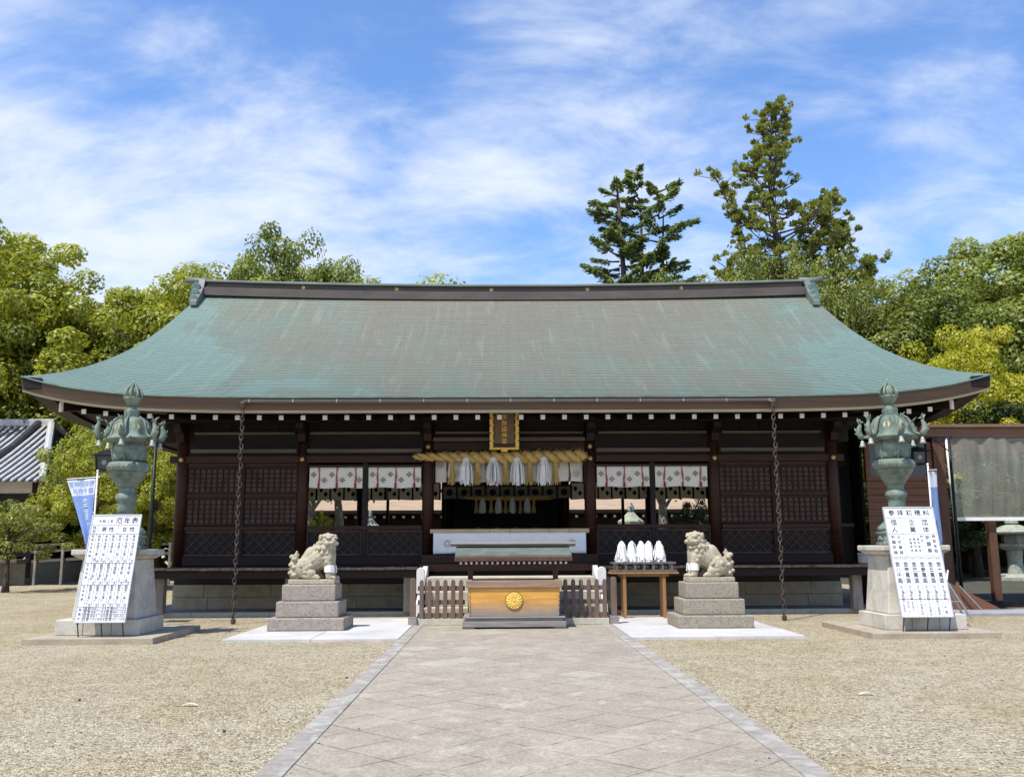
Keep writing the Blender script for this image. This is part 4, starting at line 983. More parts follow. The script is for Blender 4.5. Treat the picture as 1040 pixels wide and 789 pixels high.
# ------------------------------------------------------------------ guardian lions on stepped pedestals
def remeshed(mb, name, voxel, it=3, fac=.5):
    me = bpy.data.meshes.new('tmp'); bmesh.ops.recalc_face_normals(mb.b, faces=mb.b.faces); mb.b.to_mesh(me); mb.b.free()
    o = bpy.data.objects.new('tmp', me); col.objects.link(o)
    r_ = o.modifiers.new('r', 'REMESH'); r_.mode = 'VOXEL'; r_.voxel_size = voxel; r_.use_smooth_shade = True
    if it: s_ = o.modifiers.new('s', 'SMOOTH'); s_.factor = fac; s_.iterations = it
    m2 = evaluated_mesh(o); m2.name = name; bpy.data.objects.remove(o); bpy.data.meshes.remove(me)
    for p in m2.polygons: p.use_smooth = True
    return m2
def lion(loc, sx, open_mouth, label, rz):
    root = thing('guardian_lion_statue', loc, label, 'lion statue', 'guardian lion statues', rz)
    b_ = MB(); P = lambda x, y, z: (x * sx, y, z)
    def E(c, r, n=12, rot=None): b_.ell(P(*c), r, n, 9, rot)
    def C(p0, p1, r0, r1):
        p0, p1 = Vector(P(*p0)), Vector(P(*p1)); q = [p0.lerp(p1, t) for t in (0, .33, .67, 1)]; b_.tube(q, [r0 + (r1 - r0) * t for t in (0, .33, .67, 1)], 12); b_.ell(p0, r0, 12, 8); b_.ell(p1, r1, 12, 8)
    C((-.19, 0, .30), (.16, 0, .53), .185, .20); C((-.26, 0, .24), (-.05, 0, .55), .14, .15); E((.24, 0, .50), (.165, .19, .25)); E((.20, 0, .64), (.20, .20, .17)); E((.30, 0, .44), (.10, .13, .17))
    for s in (-1, 1):
        E((-.14, .14 * s, .29), (.185, .085, .19)); E((-.02, .17 * s, .20), (.10, .07, .09)); C((-.12, .17 * s, .145), (.09, .17 * s, .13), .055, .05)
        for t in (-.03, 0, .03): E((.12, (.17 + t) * s, .118), (.04, .02, .03))
        C((.28, .11 * s, .48), (.315, .11 * s, .14), .090, .072); E((.345, .11 * s, .125), (.085, .072, .045))
        for t in (-.04, 0, .04): E((.42, .11 * s + t, .115), (.03, .02, .03))
    # head turned towards the path
    hd = Vector((.255, -.03, .785)); yaw = R(42); d = Vector((math.cos(yaw), -math.sin(yaw), 0)); p = Vector((math.sin(yaw), math.cos(yaw), 0))
    def H(a, q, z): v = hd + d * a + p * q; return (v.x, v.y, hd.z + z)
    rq = Matrix.Rotation(-yaw * sx, 3, 'Z') if sx > 0 else Matrix.Rotation(yaw, 3, 'Z')
    def HE(a, q, z, r, n=12): E(H(a, q, z), r, n, rq)
    HE(-.02, 0, 0, (.165, .175, .155)); HE(.02, 0, .10, (.13, .15, .05))
    # brow ridge, eyes in deep sockets, broad nose, jowls
    for q in (-1, 1):
        HE(.125, q * .068, .068, (.045, .062, .026)); HE(.135, q * .066, .028, (.026, .030, .024)); HE(.115, q * .105, -.035, (.06, .045, .045)); HE(.165, q * .040, -.030, (.055, .042, .036))
        HE(-.01, q * .165, .085, (.05, .028, .055)); HE(-.02, q * .172, .055, (.03, .02, .035))
    HE(.185, 0, .005, (.035, .048, .030)); HE(.14, 0, .035, (.06, .034, .034)); HE(.11, 0, -.045, (.085, .10, .05))
    if open_mouth:
        HE(.105, 0, -.150, (.075, .078, .026)); HE(.02, 0, -.12, (.08, .11, .06)); HE(.12, 0, -.128, (.055, .045, .012))
        for q in (-.055, .055): HE(.165, q, -.075, (.012, .012, .026), 8); HE(.155, q * .9, -.125, (.010, .010, .02), 8)
        HE(.10, 0, -.185, (.03, .03, .045))
    else:
        HE(.115, 0, -.105, (.085, .085, .036)); HE(.02, 0, -.10, (.09, .12, .07)); HE(.10, 0, -.15, (.035, .035, .045))
        for q in (-.05, .05): HE(.182, q, -.075, (.012, .012, .018), 8)
    rnd = random.Random(11)
    def curl(c, r, ax):      # a carved spiral curl: a boss with a ring round it
        E(c, (r * .45,) * 3, 8); ax = Vector(ax).normalized(); t1 = ax.orthogonal().normalized(); t2 = ax.cross(t1); c = Vector(c)
        for k in range(9):
            a_ = k * .75; rr = r * (.55 + .05 * k); q_ = c + t1 * rr * math.cos(a_) + t2 * rr * math.sin(a_) - ax * .10 * r * k * .3; E((q_.x, q_.y, q_.z), (r * .30,) * 3, 6)
    for (a, z, rr, n) in ((-.015, 0.0, .178, 11), (-.085, -.005, .165, 10)):
        for k in range(n):
            t = 2 * PI * k / n + (.3 if n == 10 else 0)
            if math.cos(t) < -.75: continue
            c = H(a, rr * math.sin(t), z + rr * .88 * math.cos(t)); curl(c, .040, Vector(c) - hd * .92)
    for (z, n, r, ox_) in ((.66, 12, .215, .19), (.57, 12, .205, .20), (.48, 11, .195, .20)):
        for k in range(n):
            t = 2 * PI * k / n + z * 9; c = (ox_ + r * .92 * math.cos(t), r * math.sin(t), z)
            curl(c, .036, (math.cos(t), math.sin(t), .25))
    for k in range(7):                       # spine tufts down the back
        u = k / 6; E((.05 - .33 * u, 0, .76 - .27 * u - .05 * u * u), (.04, .03, .03), 8)
    for s in (-1, 1):
        for k in range(3): curl((-.20 + .09 * k, .222 * s, .34 - .05 * (k % 2)), .042, (0, s, 0))
        curl((-.12, .225 * s, .22), .04, (0, s, 0)); curl((.27, .20 * s, .40), .034, (0.3, s, 0))
    # bushy tail with curls, standing up behind
    C((-.33, 0, .14), (-.385, 0, .36), .095, .10); C((-.385, 0, .36), (-.365, 0, .52), .09, .05); C((-.365, 0, .50), (-.35, 0, .60), .05, .02)
    for k in range(6):
        z = .13 + k * .075; E((-.43 - .012 * math.sin(k), .05 * (-1) ** k, z), (.06, .06, .045)); E((-.37, .085 * (-1) ** (k + 1), z + .03), (.05, .05, .04))
    C((-.30, 0, .2), (-.34, 0, .25), .09, .07)
    me = remeshed(b_, 'lion_body', .0085, 2, .4); o = link('body', me, 'lionstone', root)
    m_ = MB(); m_.box(-.44, .44, -.22, .22, 0, .088); m_.build('plinth', 'lionstone', root, world=False, bevel=.015)
    for s in (-1, 1):
        m_ = MB(); m_.lathe([(.086, 0), (.090, .01), (.088, .125), (.082, .13)], (0, 0, 0), 12); m_.b.transform(Matrix.Translation(Vector((sx * .305, .11 * s, .215)))); m_.build('paper_wrap', 'cloth', root, world=False, smooth=False)
        m_ = MB(); m_.bar((sx * .405, .11 * s - .03, .20), (sx * .392, .11 * s - .03, .34), .05, .006); m_.build('hanging_strip', 'paper', root, world=False)
    return root
def pedestal(cx, label, mname):
    yb = 17.78; root = thing('stepped_pedestal', (cx, yb, 0.045), label, 'pedestal', 'stepped stone pedestals of the lions')
    for k, (a, b2, z0, z1) in enumerate(((.70, .56, .046, .275), (.575, .46, .277, .565), (.495, .37, .567, .865))):
        m_ = MB(); m_.box(cx - a, cx + a, yb - b2, yb + b2, z0, z1); o = m_.build('tier', mname, root, bevel=.022)
pedestal(-3.79, 'three tiered grey stone pedestal under the lion that faces right', 'pedstone2')
pedestal(3.72, 'three tiered pedestal with yellow lichen under the open mouthed lion', 'pedstone')
lion((-3.76, 17.76, .867), 1, False, 'seated stone lion with closed mouth facing right on a grey pedestal', R(-4))
lion((3.74, 17.76, .867), -1, True, 'seated stone lion with open mouth facing left beside the wooden table', R(4))

# ------------------------------------------------------------------ rain chains
def rain_chain(x, label):
    y = Y0 - .065; root = thing('rain_chain', (x, y, 0), label, 'rain chain', 'rain chains from the gutter')
    m_ = MB(); n = 44; dz = (4.52 - .14) / n; rnd = random.Random(int(x * 10) + 100)
    for i in range(n):
        z = 4.50 - i * dz; ang = (i % 2) * PI / 2 + rnd.uniform(-.3, .3); c, s_ = math.cos(ang), math.sin(ang); ox_ = .012 * math.sin(i * 1.7); pts = []
        for k in range(9):
            t = 2 * PI * k / 8; pts.append((x + ox_ + .036 * math.cos(t) * c, y + .036 * math.cos(t) * s_, z - dz * .5 + (dz * .64) * math.sin(t)))
        m_.tube(pts, .014, 5, cap=False)
    m_.build('chain', 'iron', root)
    m_ = MB(); m_.lathe([(.02, .12), (.05, .10), (.055, .03), (.03, .005)], (x, y, 0), 10); m_.build('end_weight', 'iron', root)
    m_ = MB(); m_.lathe([(.06, 4.62), (.075, 4.585), (.05, 4.50), (.025, 4.47)], (x, y, 0), 10); m_.build('funnel', 'iron', root)
rain_chain(-5.72, 'rusty rain chain hanging to the ground near the left lion')
rain_chain(5.66, 'rusty rain chain hanging to the ground near the right lion')

# ------------------------------------------------------------------ bronze lanterns on stone pedestals
def hexmod(t, z): # six gentle facets
    a = (t + PI / 6) % (PI / 3) - PI / 6; return .93 + .07 * (math.cos(PI / 6) / math.cos(a) if True else 1)
def hexp(t, z):
    a = (t + PI / 6) % (PI / 3) - PI / 6; return math.cos(PI / 6) / math.cos(a)
def stone_base(cx, label, label2, my):
    cy = 16.75; sl = MB(); sl.box(cx - 1.07, cx + 1.07, cy - 1.22, cy + 1.22, -.05, .105)
    o = origin_to(sl.build('base_slab', 'slabstone', bevel=.015), (cx, cy, 0)); tag(o, label2, 'stone slab', 'low slabs under the lanterns')
    root = thing('lantern_pedestal', (cx, 16.6, .105), label, 'pedestal', 'stone pedestals of the bronze lanterns')
    m_ = MB(); c2 = cx + math.copysign(.05, cx); xa, xb = c2 - .71, c2 + .71
    for i in range(3):
        a = xa + (xb - xa) * i / 3; b2 = xa + (xb - xa) * (i + 1) / 3; m_.box(a + .003, b2 - .003, 16.0, 17.15, .107, .36)
    m_.build('plinth', 'palestone', root, bevel=.012)
    m_ = MB(); m_.frustum((cx, 16.6), .545, .455, .362, 1.36, .50, .43); m_.build('shaft', 'palestone', root, bevel=.02)
    m_ = MB(); m_.frustum((cx, 16.6), .47, .585, 1.362, 1.43, .45, .55); m_.frustum((cx, 16.6), .60, .60, 1.432, 1.53, .565, .565); m_.build('cap', 'palestone', root, bevel=.02)
def bronze_lantern(cx, label, turn):
    cy = 16.6; zb = 1.532; root = thing('bronze_lantern', (cx, cy, zb), label, 'bronze lantern', 'tall bronze lanterns before the hall', turn)
    def part(name, prof, n=24, mod=None, smooth=True, parent=root, mt='bronze'):
        m_ = MB(); m_.sm = smooth; m_.lathe([(r, z - zb) for r, z in prof], (0, 0, 0), n, 0, mod); return m_.build(name, mt, parent, world=False)
    fb = part('foot_block', [(.43, 1.533), (.45, 1.55), (.45, 1.575), (.405, 1.59), (.405, 1.73), (.44, 1.745), (.44, 1.775), (.30, 1.80)], 6, None, False)
    m_ = MB()
    for k in range(6):                               # relief scrolls on each face of the foot
        a = 2 * PI * (k + .5) / 6; c, s_ = math.cos(a), math.sin(a); ap = .405 * math.cos(PI / 6)
        for q in (-.09, 0, .09):
            m_.ell((ap * c - q * s_, ap * s_ + q * c, 1.655 - zb + .015 * math.cos(q * 40)), (.045, .045, .03), 8, 6)
    m_.build('scroll_relief', 'bronze', fb, world=False, smooth=True)
    part('lotus_base', [(.36, 1.79), (.385, 1.82), (.37, 1.86), (.30, 1.92), (.22, 1.99), (.175, 2.07), (.165, 2.13)], 36, lambda t, z: 1 + .05 * abs(math.sin(4 * t)) * (1 if z + zb < 1.99 else .2))
    part('shaft', [(.165, 2.12), (.160, 2.25), (.165, 2.36), (.20, 2.40), (.21, 2.44), (.19, 2.49), (.155, 2.52), (.15, 2.60), (.17, 2.63)])
    part('lotus_bowl', [(.165, 2.61), (.19, 2.66), (.28, 2.78), (.325, 2.86), (.335, 2.90)], 48, lambda t, z: 1 + .07 * abs(math.sin(4 * t)))
    pf = part('platform', [(.30, 2.88), (.375, 2.905), (.40, 2.93), (.40, 3.02), (.375, 3.05), (.33, 3.07)], 48, hexmod)
    m_ = MB()
    for k in range(36):
        a = 2 * PI * k / 36; m_.ell((.392 * math.cos(a), .392 * math.sin(a), 2.975 - zb), (.022, .022, .03), 7, 5)
    m_.build('bead_frieze', 'bronze', pf, world=False, smooth=True)
    ch = part('light_chamber', [(.26, 3.06), (.295, 3.10), (.318, 3.18), (.322, 3.26), (.312, 3.34), (.285, 3.40), (.27, 3.42)], 48, hexmod)
    m_ = MB()
    for k in range(6):
        a = 2 * PI * k / 6; m_.tube([(.298 * math.cos(a), .298 * math.sin(a), 3.09 - zb), (.325 * math.cos(a), .325 * math.sin(a), 3.22 - zb), (.295 * math.cos(a), .31 * math.sin(a), 3.40 - zb)], .018, 6)
        a += PI / 6; m_.mi = 1; 
        for h in (-1, 1):
            m_.obox((.292 * math.cos(a) - h * .075 * math.sin(a), .292 * math.sin(a) + h * .075 * math.cos(a), 3.078 - zb), (.04, .12, .022), Matrix.Rotation(a, 3, 'Z'))
        m_.mi = 0
    m_.build('chamber_ribs', ['bronze', 'black'], ch, world=False)
    rf_ = part('lantern_roof', [(.30, 3.40), (.48, 3.445), (.52, 3.465), (.52, 3.49), (.45, 3.52), (.405, 3.565), (.385, 3.65), (.36, 3.74), (.31, 3.82), (.225, 3.875), (.15, 3.89)], 6 * 6, hexp)
    for k in range(6):                               # roof ribs, corner arms with leaping fish, bells
        a = 2 * PI * k / 6; c, s_ = math.cos(a), math.sin(a); pt = lambda r, z, w=0.0: (r * c - w * s_, r * s_ + w * c, z - zb)
        m_ = MB(); m_.sm = True; m_.tube([pt(.215, 3.885), pt(.315, 3.825), pt(.365, 3.74), pt(.39, 3.65), pt(.415, 3.565), pt(.46, 3.525), pt(.53, 3.505), pt(.60, 3.53)], [.018, .022, .024, .024, .025, .028, .028, .022], 8); arm = m_.build('roof_rib', 'bronze', rf_, world=False)
        m_ = MB(); m_.sm = True
        m_.tube([pt(.54, 3.50), pt(.60, 3.53), pt(.635, 3.60), pt(.625, 3.68), pt(.60, 3.75), pt(.625, 3.81), pt(.66, 3.85)], [.035, .06, .066, .05, .032, .018, .008], 9)
        for w in (-1, 1): m_.tube([pt(.605, 3.78), pt(.60, 3.83, .05 * w), pt(.63, 3.875, .09 * w)], [.02, .018, .004], 6)
        m_.tube([pt(.605, 3.78), pt(.57, 3.80), pt(.515, 3.795)], [.02, .02, .004], 6); m_.tube([pt(.655, 3.63), pt(.70, 3.66), pt(.715, 3.70)], [.026, .018, .004], 6); m_.tube([pt(.63, 3.58), pt(.69, 3.58), pt(.72, 3.60)], [.022, .018, .004], 6)
        m_.build('fish_finial', 'bronze', arm, world=False)
        m_ = MB(); m_.sm = True; m_.lathe([(.01, 0), (.032, -.012), (.04, -.05), (.05, -.09), (.07, -.115), (.055, -.12)], pt(.575, 3.455), 12); m_.tube([pt(.575, 3.455), pt(.575, 3.52)], .008, 6); m_.build('bell', X['bellm'], arm, world=False)
        a += PI / 6; c, s_ = math.cos(a), math.sin(a); m_ = MB(); ap = .385 * math.cos(PI / 6) - .025
        q = Matrix.Rotation(a, 3, 'Z') @ Matrix.Rotation(R(78), 3, 'Y'); p = Vector((ap * c * 1.0, ap * s_, 3.68 - zb)); m_.tube([p, p + q @ Vector((0, 0, .05))], [.072, .066], 18)
        m_.build('roof_crest', ['bronze', 'goldp', 'goldp', 'bronze', X['rosecrest'], X['rosecrest']][(k + 2) % 6], rf_, world=False)
    part('collar', [(.14, 3.88), (.15, 3.90), (.155, 3.97), (.15, 4.01), (.10, 4.03), (.075, 4.08), (.08, 4.11)], 6, None, False)
    m_ = MB(); m_.sm = True; m_.lathe([(.08, 0), (.105, .04), (.155, .13), (.175, .16), (.13, .165), (.10, .17)], (0, 0, 4.09 - zb), 24, 0, lambda t, z: 1 + .08 * abs(math.sin(4 * t)))
    m_.ell((0, 0, 4.33 - zb), (.12, .12, .125), 14, 9)
    for k in range(8):
        a = 2 * PI * k / 8; c, s_ = math.cos(a), math.sin(a); m_.tube([(.15 * c, .15 * s_, 4.24 - zb), (.175 * c, .175 * s_, 4.32 - zb), (.135 * c, .135 * s_, 4.40 - zb), (.07 * c, .07 * s_, 4.46 - zb), (.02 * c, .02 * s_, 4.54 - zb)], [.03, .026, .022, .016, .008], 6)
    m_.tube([(0, 0, 4.42 - zb), (0, 0, 4.50 - zb), (0, 0, 4.585 - zb)], [.05, .03, .012], 8); m_.build('flame_jewel', 'bronze', root, world=False)
    return root
X['bellm'] = mat('pale_bell_metal', (0.42, 0.43, 0.38), (0.26, 0.29, 0.25), 8, .5, .2, .1)
X['rosecrest'] = mat('dull_rose_crest', (0.34, 0.24, 0.16), (0.26, 0.2, 0.13), 14, .55, .2, .2)
stone_base(-6.99, 'pale tapered stone pedestal behind the sign with two column headings', 'low rectangular stone slab under the left bronze lantern', 1)
stone_base(6.99, 'pale tapered stone pedestal behind the sign listing offerings', 'low rectangular stone slab under the right bronze lantern', 1)
bl1 = bronze_lantern(-6.93, 'green bronze lantern beside the maple trees, gold crest on its roof', R(-84))
bl2 = bronze_lantern(6.95, 'green bronze lantern beside the plastic sheeted shelter, rose crests on its roof', R(-96))
for b_ in (bl1, bl2): b_.scale = (.91, .91, 1)

# ------------------------------------------------------------------ leaning sign boards
def sign(cx, width, label, build_text, z1):
    y0, y1, z0 = 15.62, 16.06, .345
    root = thing('sign_board', (cx, y0, .105), label, 'sign', None)
    n = Vector((0, -(z1 - z0), (y1 - y0))).normalized(); up = Vector((0, y1 - y0, z1 - z0)).normalized(); H = math.hypot(y1 - y0, z1 - z0); o0 = Vector((cx, y0, z0))
    def P(x, z, d=0.0): return o0 + Vector((1, 0, 0)) * x + up * z + n * d
    m_ = MB(); rot = Matrix((Vector((1, 0, 0)), -n, up)).transposed()
    m_.obox(P(0, H / 2, -.014), (width, .022, H), rot); m_.build('panel', 'board', root)
    m_ = MB()
    for sg in (-1, 1): m_.obox(P(sg * (width / 2 - .006), H / 2, -.010), (.018, .036, H), rot)
    m_.obox(P(0, .006, -.010), (width - .03, .036, .018), rot); m_.obox(P(0, H - .006, -.010), (width - .03, .036, .018), rot); m_.build('frame', X['signframe'], root)
    m_ = MB()
    for sg in (-1, .05, 1): m_.tube([P(sg * (width / 2 - .05), 0, -.03), Vector((cx + sg * (width / 2 - .05), y0 + .10, .107))], .010, 6); m_.mi = 0
    for sg in (-1, 1): m_.bar(P(sg * (width / 2 - .09), .05, -.045), P(sg * (width / 2 - .09), H - .2, -.045), .03, .03)
    m_.build('stand', X['standgreen'], root)
    items, lines = build_text(width, H)
    lettering('lettering', items, lambda x, z: P(x, z, .0012), 'ink', root, world=True)
    m_ = MB()
    for (xa, za, xb, zb_) in lines:
        t = .0038
        if abs(xa - xb) < 1e-6: q = [(xa - t, za), (xa + t, za), (xb + t, zb_), (xb - t, zb_)]
        else: q = [(xa, za - t), (xb, zb_ - t), (xb, zb_ + t), (xa, za + t)]
        m_._f(m_.vs([P(x, z, .0008) for x, z in q]))
    m_.build('ruled_lines', 'ruled', root)
X['signframe'] = mat('sign_frame', (0.62, 0.62, 0.63), (0.5, 0.5, 0.51), 5, .4, .3, .05)
X['standgreen'] = mat('dark_green_stand', (0.03, 0.06, 0.05), (0.02, 0.04, 0.035), 5, .5, .2, .05)
def text_left(w, h):
    it, ln = [], []; x0 = -w / 2 + .015; x1 = w / 2 - .015
    it += row('令和5年', -.175, h - .115, .062) + row('厄年表', .185, h - .105, .118, .132)
    t = h - .185; ln.append((x0, t, x1, t)); lab = x0 + .105; cw = (x1 - lab) / 6; midx = lab + 3 * cw
    it += column('性別', (x0 + lab) / 2, t - .045, .062, .066) + row('男性', (lab + midx) / 2, t - .075, .098, .125) + row('女性', (midx + x1) / 2, t - .075, .098, .125)
    b0 = t - .155; ln += [(midx, t, midx, b0), (x0, b0, x1, b0)]
    heads = ['前厄', '本厄', '後厄'] * 2; it += column('厄年', (x0 + lab) / 2, b0 - .04, .055, .062)
    for i, hd in enumerate(heads): it += column(hd, lab + (i + .5) * cw, b0 - .04, .056, .062)
    b1 = b0 - .135
    yrs = [['平成十二年', '平成十一年', '平成十年', '平成十八年', '平成十七年', '平成十六年'], ['昭和五八年', '昭和五七年', '昭和五六年', '平成四年', '平成三年', '平成二年'], ['昭和三九年', '昭和三八年', '昭和三七年', '昭和六三年', '昭和六二年', '昭和六一年']]
    ages = [['二四', '二五', '二六', '十八', '十九', '二十'], ['四一', '四二', '四三', '三二', '三三', '三四'], ['六十', '六一', '六二', '三六', '三七', '三八']]
    bh = .365
    for r_ in range(3):
        zt = b1 - r_ * bh; it += column('生年年齢'[:4], (x0 + lab) / 2, zt - .035, .050, .068)
        ln.append((x0, zt - bh, x1, zt - bh)) if r_ < 3 else None
        for i in range(6):
            xc = lab + (i + .5) * cw; y_ = yrs[r_][i]; st = .236 / len(y_) ; it += column(y_, xc, zt - .032, .055, min(.047, st)) + column(ages[r_][i], xc - .018, zt - .265, .050, .046) + [('才', xc + .025, zt - .335, .054)]
    ln += [(lab, t, lab, b1 - 3 * bh)] + [(lab + i * cw, b0, lab + i * cw, b1 - 3 * bh) for i in range(1, 6)]
    zb_ = b1 - 3 * bh; nm = [('還暦', '昭和三八年生', '古希', '昭和二九年生'), ('喜寿', '昭和二二年生', '傘寿', '昭和十九年生'), ('米寿', '昭和十一年生', '卒寿', '昭和九年生'), ('白寿', '大正十四年生', '百寿', '大正十三年生')]
    it += column('賀寿の表', (x0 + lab) / 2 , zb_ - .05, .058, .072); ln.append((lab, zb_, lab, .015)); rh = (zb_ - .02) / 4
    for k, (a, b, c, d) in enumerate(nm):
        z = zb_ - (k + .5) * rh; it += row(a, lab + .065, z, .056) + row(b, lab + .255, z, .040) + row(c, lab + .435, z, .056) + row(d, lab + .600, z, .036, .036)
        if k: ln.append((lab, zb_ - k * rh, x1, zb_ - k * rh))
    return it, ln
def text_right(w, h):
    it, ln = [], []; x0 = -w / 2 + .015; x1 = w / 2 - .015
    it += row('参拝初穂料', 0, h - .105, .115, .152)
    t = h - .19; ln.append((x0, t, x1, t)); dv = x0 + .255
    it += column('個人', (x0 + dv) / 2, t - .085, .112, .128) + column('企業', dv + .19, t - .085, .112, .128) + column('団体', dv + .42, t - .085, .112, .128)
    b0 = t - .285; ln += [(x0, b0, x1, b0), (dv, t, dv, b0 - .40)]
    it += column('祈願祈祷', x0 + .075, b0 - .06, .072, .09) + column('正式参拝', x0 + .175, b0 - .06, .072, .09)
    for k, s_ in enumerate(('交通安全', '商売繁盛', '家内安全')): it += column(s_, dv + .11 + k * .07, b0 - .10, .052, .064)
    it += column('特別', dv + .315, b0 - .05, .052, .075) + column('祈願祭', dv + .42, b0 - .07, .085, .115) + column('神宮本殿', dv + .525, b0 - .05, .068, .085)
    b1 = b0 - .40; ln.append((x0, b1, x1, b1)); cw = (x1 - x0) / 6
    cols = ['一金八千圓', '一金壱萬圓', '一金弐萬圓', '一金参萬圓', '一金五萬圓', '一金十萬圓']; b2 = .30
    for i, s_ in enumerate(cols):
        xc = x0 + (i + .5) * cw; it += column(s_, xc, b1 - .035, .090, .094) + column('以上御志納', xc, b1 - .035 - .47, .052, .052)
        if i: ln.append((x0 + i * cw, b1, x0 + i * cw, b2 if i == 1 else .015))
    ln.append((x0, b2, x1, b2))
    it += column('十五名以内', x0 + 2.5 * cw, b2 - .04, .050, .052) + column('二十五名以内'[:5], x0 + 3.5 * cw, b2 - .04, .050, .052) + column('四十五名内', x0 + 4.5 * cw, b2 - .04, .050, .052) + column('八十名', x0 + 5.35 * cw, b2 - .06, .062, .078) + column('以上', x0 + 5.8 * cw, b2 - .03, .034, .036)
    for k, s_ in enumerate(('御人数制限', '参拝者一同', '神符授与')): it += column(s_, x0 + .06 + k * .075, b2 - .035 - .01 * k, .036, .040)
    return it, ln
sign(-6.85, .84, 'white leaning sign with a lucky years table under two large headings', text_left, 2.12)
sign(6.90, .88, 'white leaning sign listing prayer offerings in six vertical columns', text_right, 2.19)

# ------------------------------------------------------------------ blue banner flags
def banner(px0, py0, ang, label, w, ztop, curl):
    root = thing('banner_flag', (px0, py0, 0), label, 'banner', 'blue banners behind the signs'); d = Vector((math.cos(ang), math.sin(ang), 0))
    m_ = MB(); m_.sm = True; m_.tube([(px0, py0, .02), (px0, py0, ztop + .10)], .016, 8); m_.ell((px0, py0, ztop + .11), .025, 8, 6); pole = m_.build('pole', 'white', root)
    m_ = MB(); a = Vector((px0, py0, ztop)); m_.tube([a - d * .06, a + d * (w + .04) + Vector((0, 0, -.035))], .010, 6); m_.build('cross_bar', 'white', pole)
    def fp(u, v, e=0.0):
        wd = w * max(.12, 1 - curl * v); p = Vector((px0, py0, ztop - .03)) + d * (.03 + wd * u) + Vector((0, 0, -1.75 * v - .035 * u * (1 - v)))
        nn = Vector((-d.y, d.x, 0)); return p + nn * (.05 * math.sin(u * 5 + v * 4) * v + .02 * math.sin(u * 9) + e)
    m_ = MB(); m_.sm = True
    m_.mi = 1; m_.grid(lambda u, v: fp(u, v * .17), 12, 3); m_.mi = 0; m_.grid(lambda u, v: fp(u, .17 + .83 * v), 12, 16)
    bmesh.ops.remove_doubles(m_.b, verts=m_.b.verts, dist=.0005); o = m_.build('banner_cloth', ['blue', 'palecloth'], root)
    m_ = MB()
    for v in (.06, .36, .66): q = fp(0.01, v); m_.tube([q, Vector((px0, py0, q.z))], .010, 5)
    m_.build('loops', 'white', pole)
    return root, fp
X['bluetext'] = mat('faded_blue_print', (0.30, 0.38, 0.66), (0.26, 0.34, 0.6), 6, .8, bmp=0)
def banner_text(root, fp, e, small, big, mirror):
    def mp(x, z): return fp(x, z, e)
    it = []
    for ch, u, v, s_, k in small: it.append((ch, u, v, s_, k))
    def place2(chars, mats):
        vs, fs, mi = [], [], []
        for ch, u, v, su, sv, k in chars:
            p, f = glyph(ch); b = len(vs); sg = -1 if mirror else 1
            vs.extend([fp(u + sg * a * su, v - c * sv, e)[:] for a, c in p]); fs.extend([tuple(b + i for i in q) for q in f]); mi.extend([k] * len(f))
        me = bpy.data.meshes.new('banner_lettering'); me.from_pydata(vs, [], fs); me.transform(Matrix.Translation(-wloc(root))); me.polygons.foreach_set('material_index', mi); link('banner_lettering', me, mats, root)
    place2([(c, u, v, su, sv, 1) for c, u, v, su, sv in small] + [(c, u, v, su, sv, 0) for c, u, v, su, sv in big], ['palecloth', 'bluetext'])
r_, fp = banner(-7.80, 17.35, PI - .12, 'blue and white banner spread wide behind the lucky years sign', .56, 2.87, 1.25)
banner_text(r_, fp, .004, [(c, .12 + .19 * i, .05, .20, .072) for i, c in enumerate('伊弉諾神宮')] + [(c, .2 + .2 * i, .125, .20, .072) for i, c in enumerate('御守授与')], [('幸', .45, .26, .34, .12), ('運', .44, .38, .36, .13), ('御', .46, .52, .4, .13), ('守', .48, .65, .42, .13)], True)
r_, fp = banner(8.0, 17.5, -1.76, 'blue and white banner seen edge on behind the offerings sign', .52, 2.95, .35)
banner_text(r_, fp, .004, [(c, .12 + .19 * i, .05, .20, .072) for i, c in enumerate('伊弉諾神宮')], [('幸', .45, .26, .34, .12), ('運', .44, .38, .36, .13), ('御', .46, .52, .4, .13)], False)

# ------------------------------------------------------------------ black lamps hung on slim poles
def lamp_post(px0, lx, y, zt, zl, label):
    root = thing('lamp_post', (px0, y, 0), label, 'lamp', 'black hanging lamps near the lanterns')
    m_ = MB(); m_.sm = True; m_.tube([(px0, y, 0), (px0, y, zt)], [.045, .032], 10); m_.lathe([(.10, 0), (.10, .05), (.05, .09)], (px0, y, 0), 12); m_.build('pole', 'black', root)
    m_ = MB(); s_ = math.copysign(1, lx - px0); m_.bar((px0 - s_ * .1, y, zt - .03), (lx + s_ * .24, y, zt - .03), .03, .03); m_.bar((px0, y, zt - .40), (px0 + s_ * .42, y, zt - .05), .02, .02); m_.build('arm', 'black', root)
    m_ = MB(); z = zl
    m_.frustum((lx, y), .27, .06, z + .30, z + .42); m_.frustum((lx, y), .17, .17, z - .02, z + .02)
    for a in (-1, 1):
        for b2 in (-1, 1): m_.bar((lx + a * .15, y + b2 * .15, z + .02), (lx + a * .17, y + b2 * .17, z + .30), .03, .03)
    m_.tube([(lx, y, z + .42), (lx, y, zt - .03)], .014, 6); m_.lathe([(.05, 0), (.03, .05), (.03, .08)], (lx, y, z + .42), 8); cage = m_.build('lamp_cage', 'black', root)
    m_ = MB(); m_.frustum((lx, y), .135, .15, z + .025, z + .295); m_.build('glass_panes', 'pane', cage)
    m_ = MB(); m_.ell((lx, y - .155, z + .16), (.055, .012, .055), 14, 6); m_.build('lamp_crest', X['bellm'], cage)
lamp_post(-7.36, -8.33, 19.0, 3.80, 3.12, 'black lamp hanging from a slim pole behind the bronze lantern near the maples')
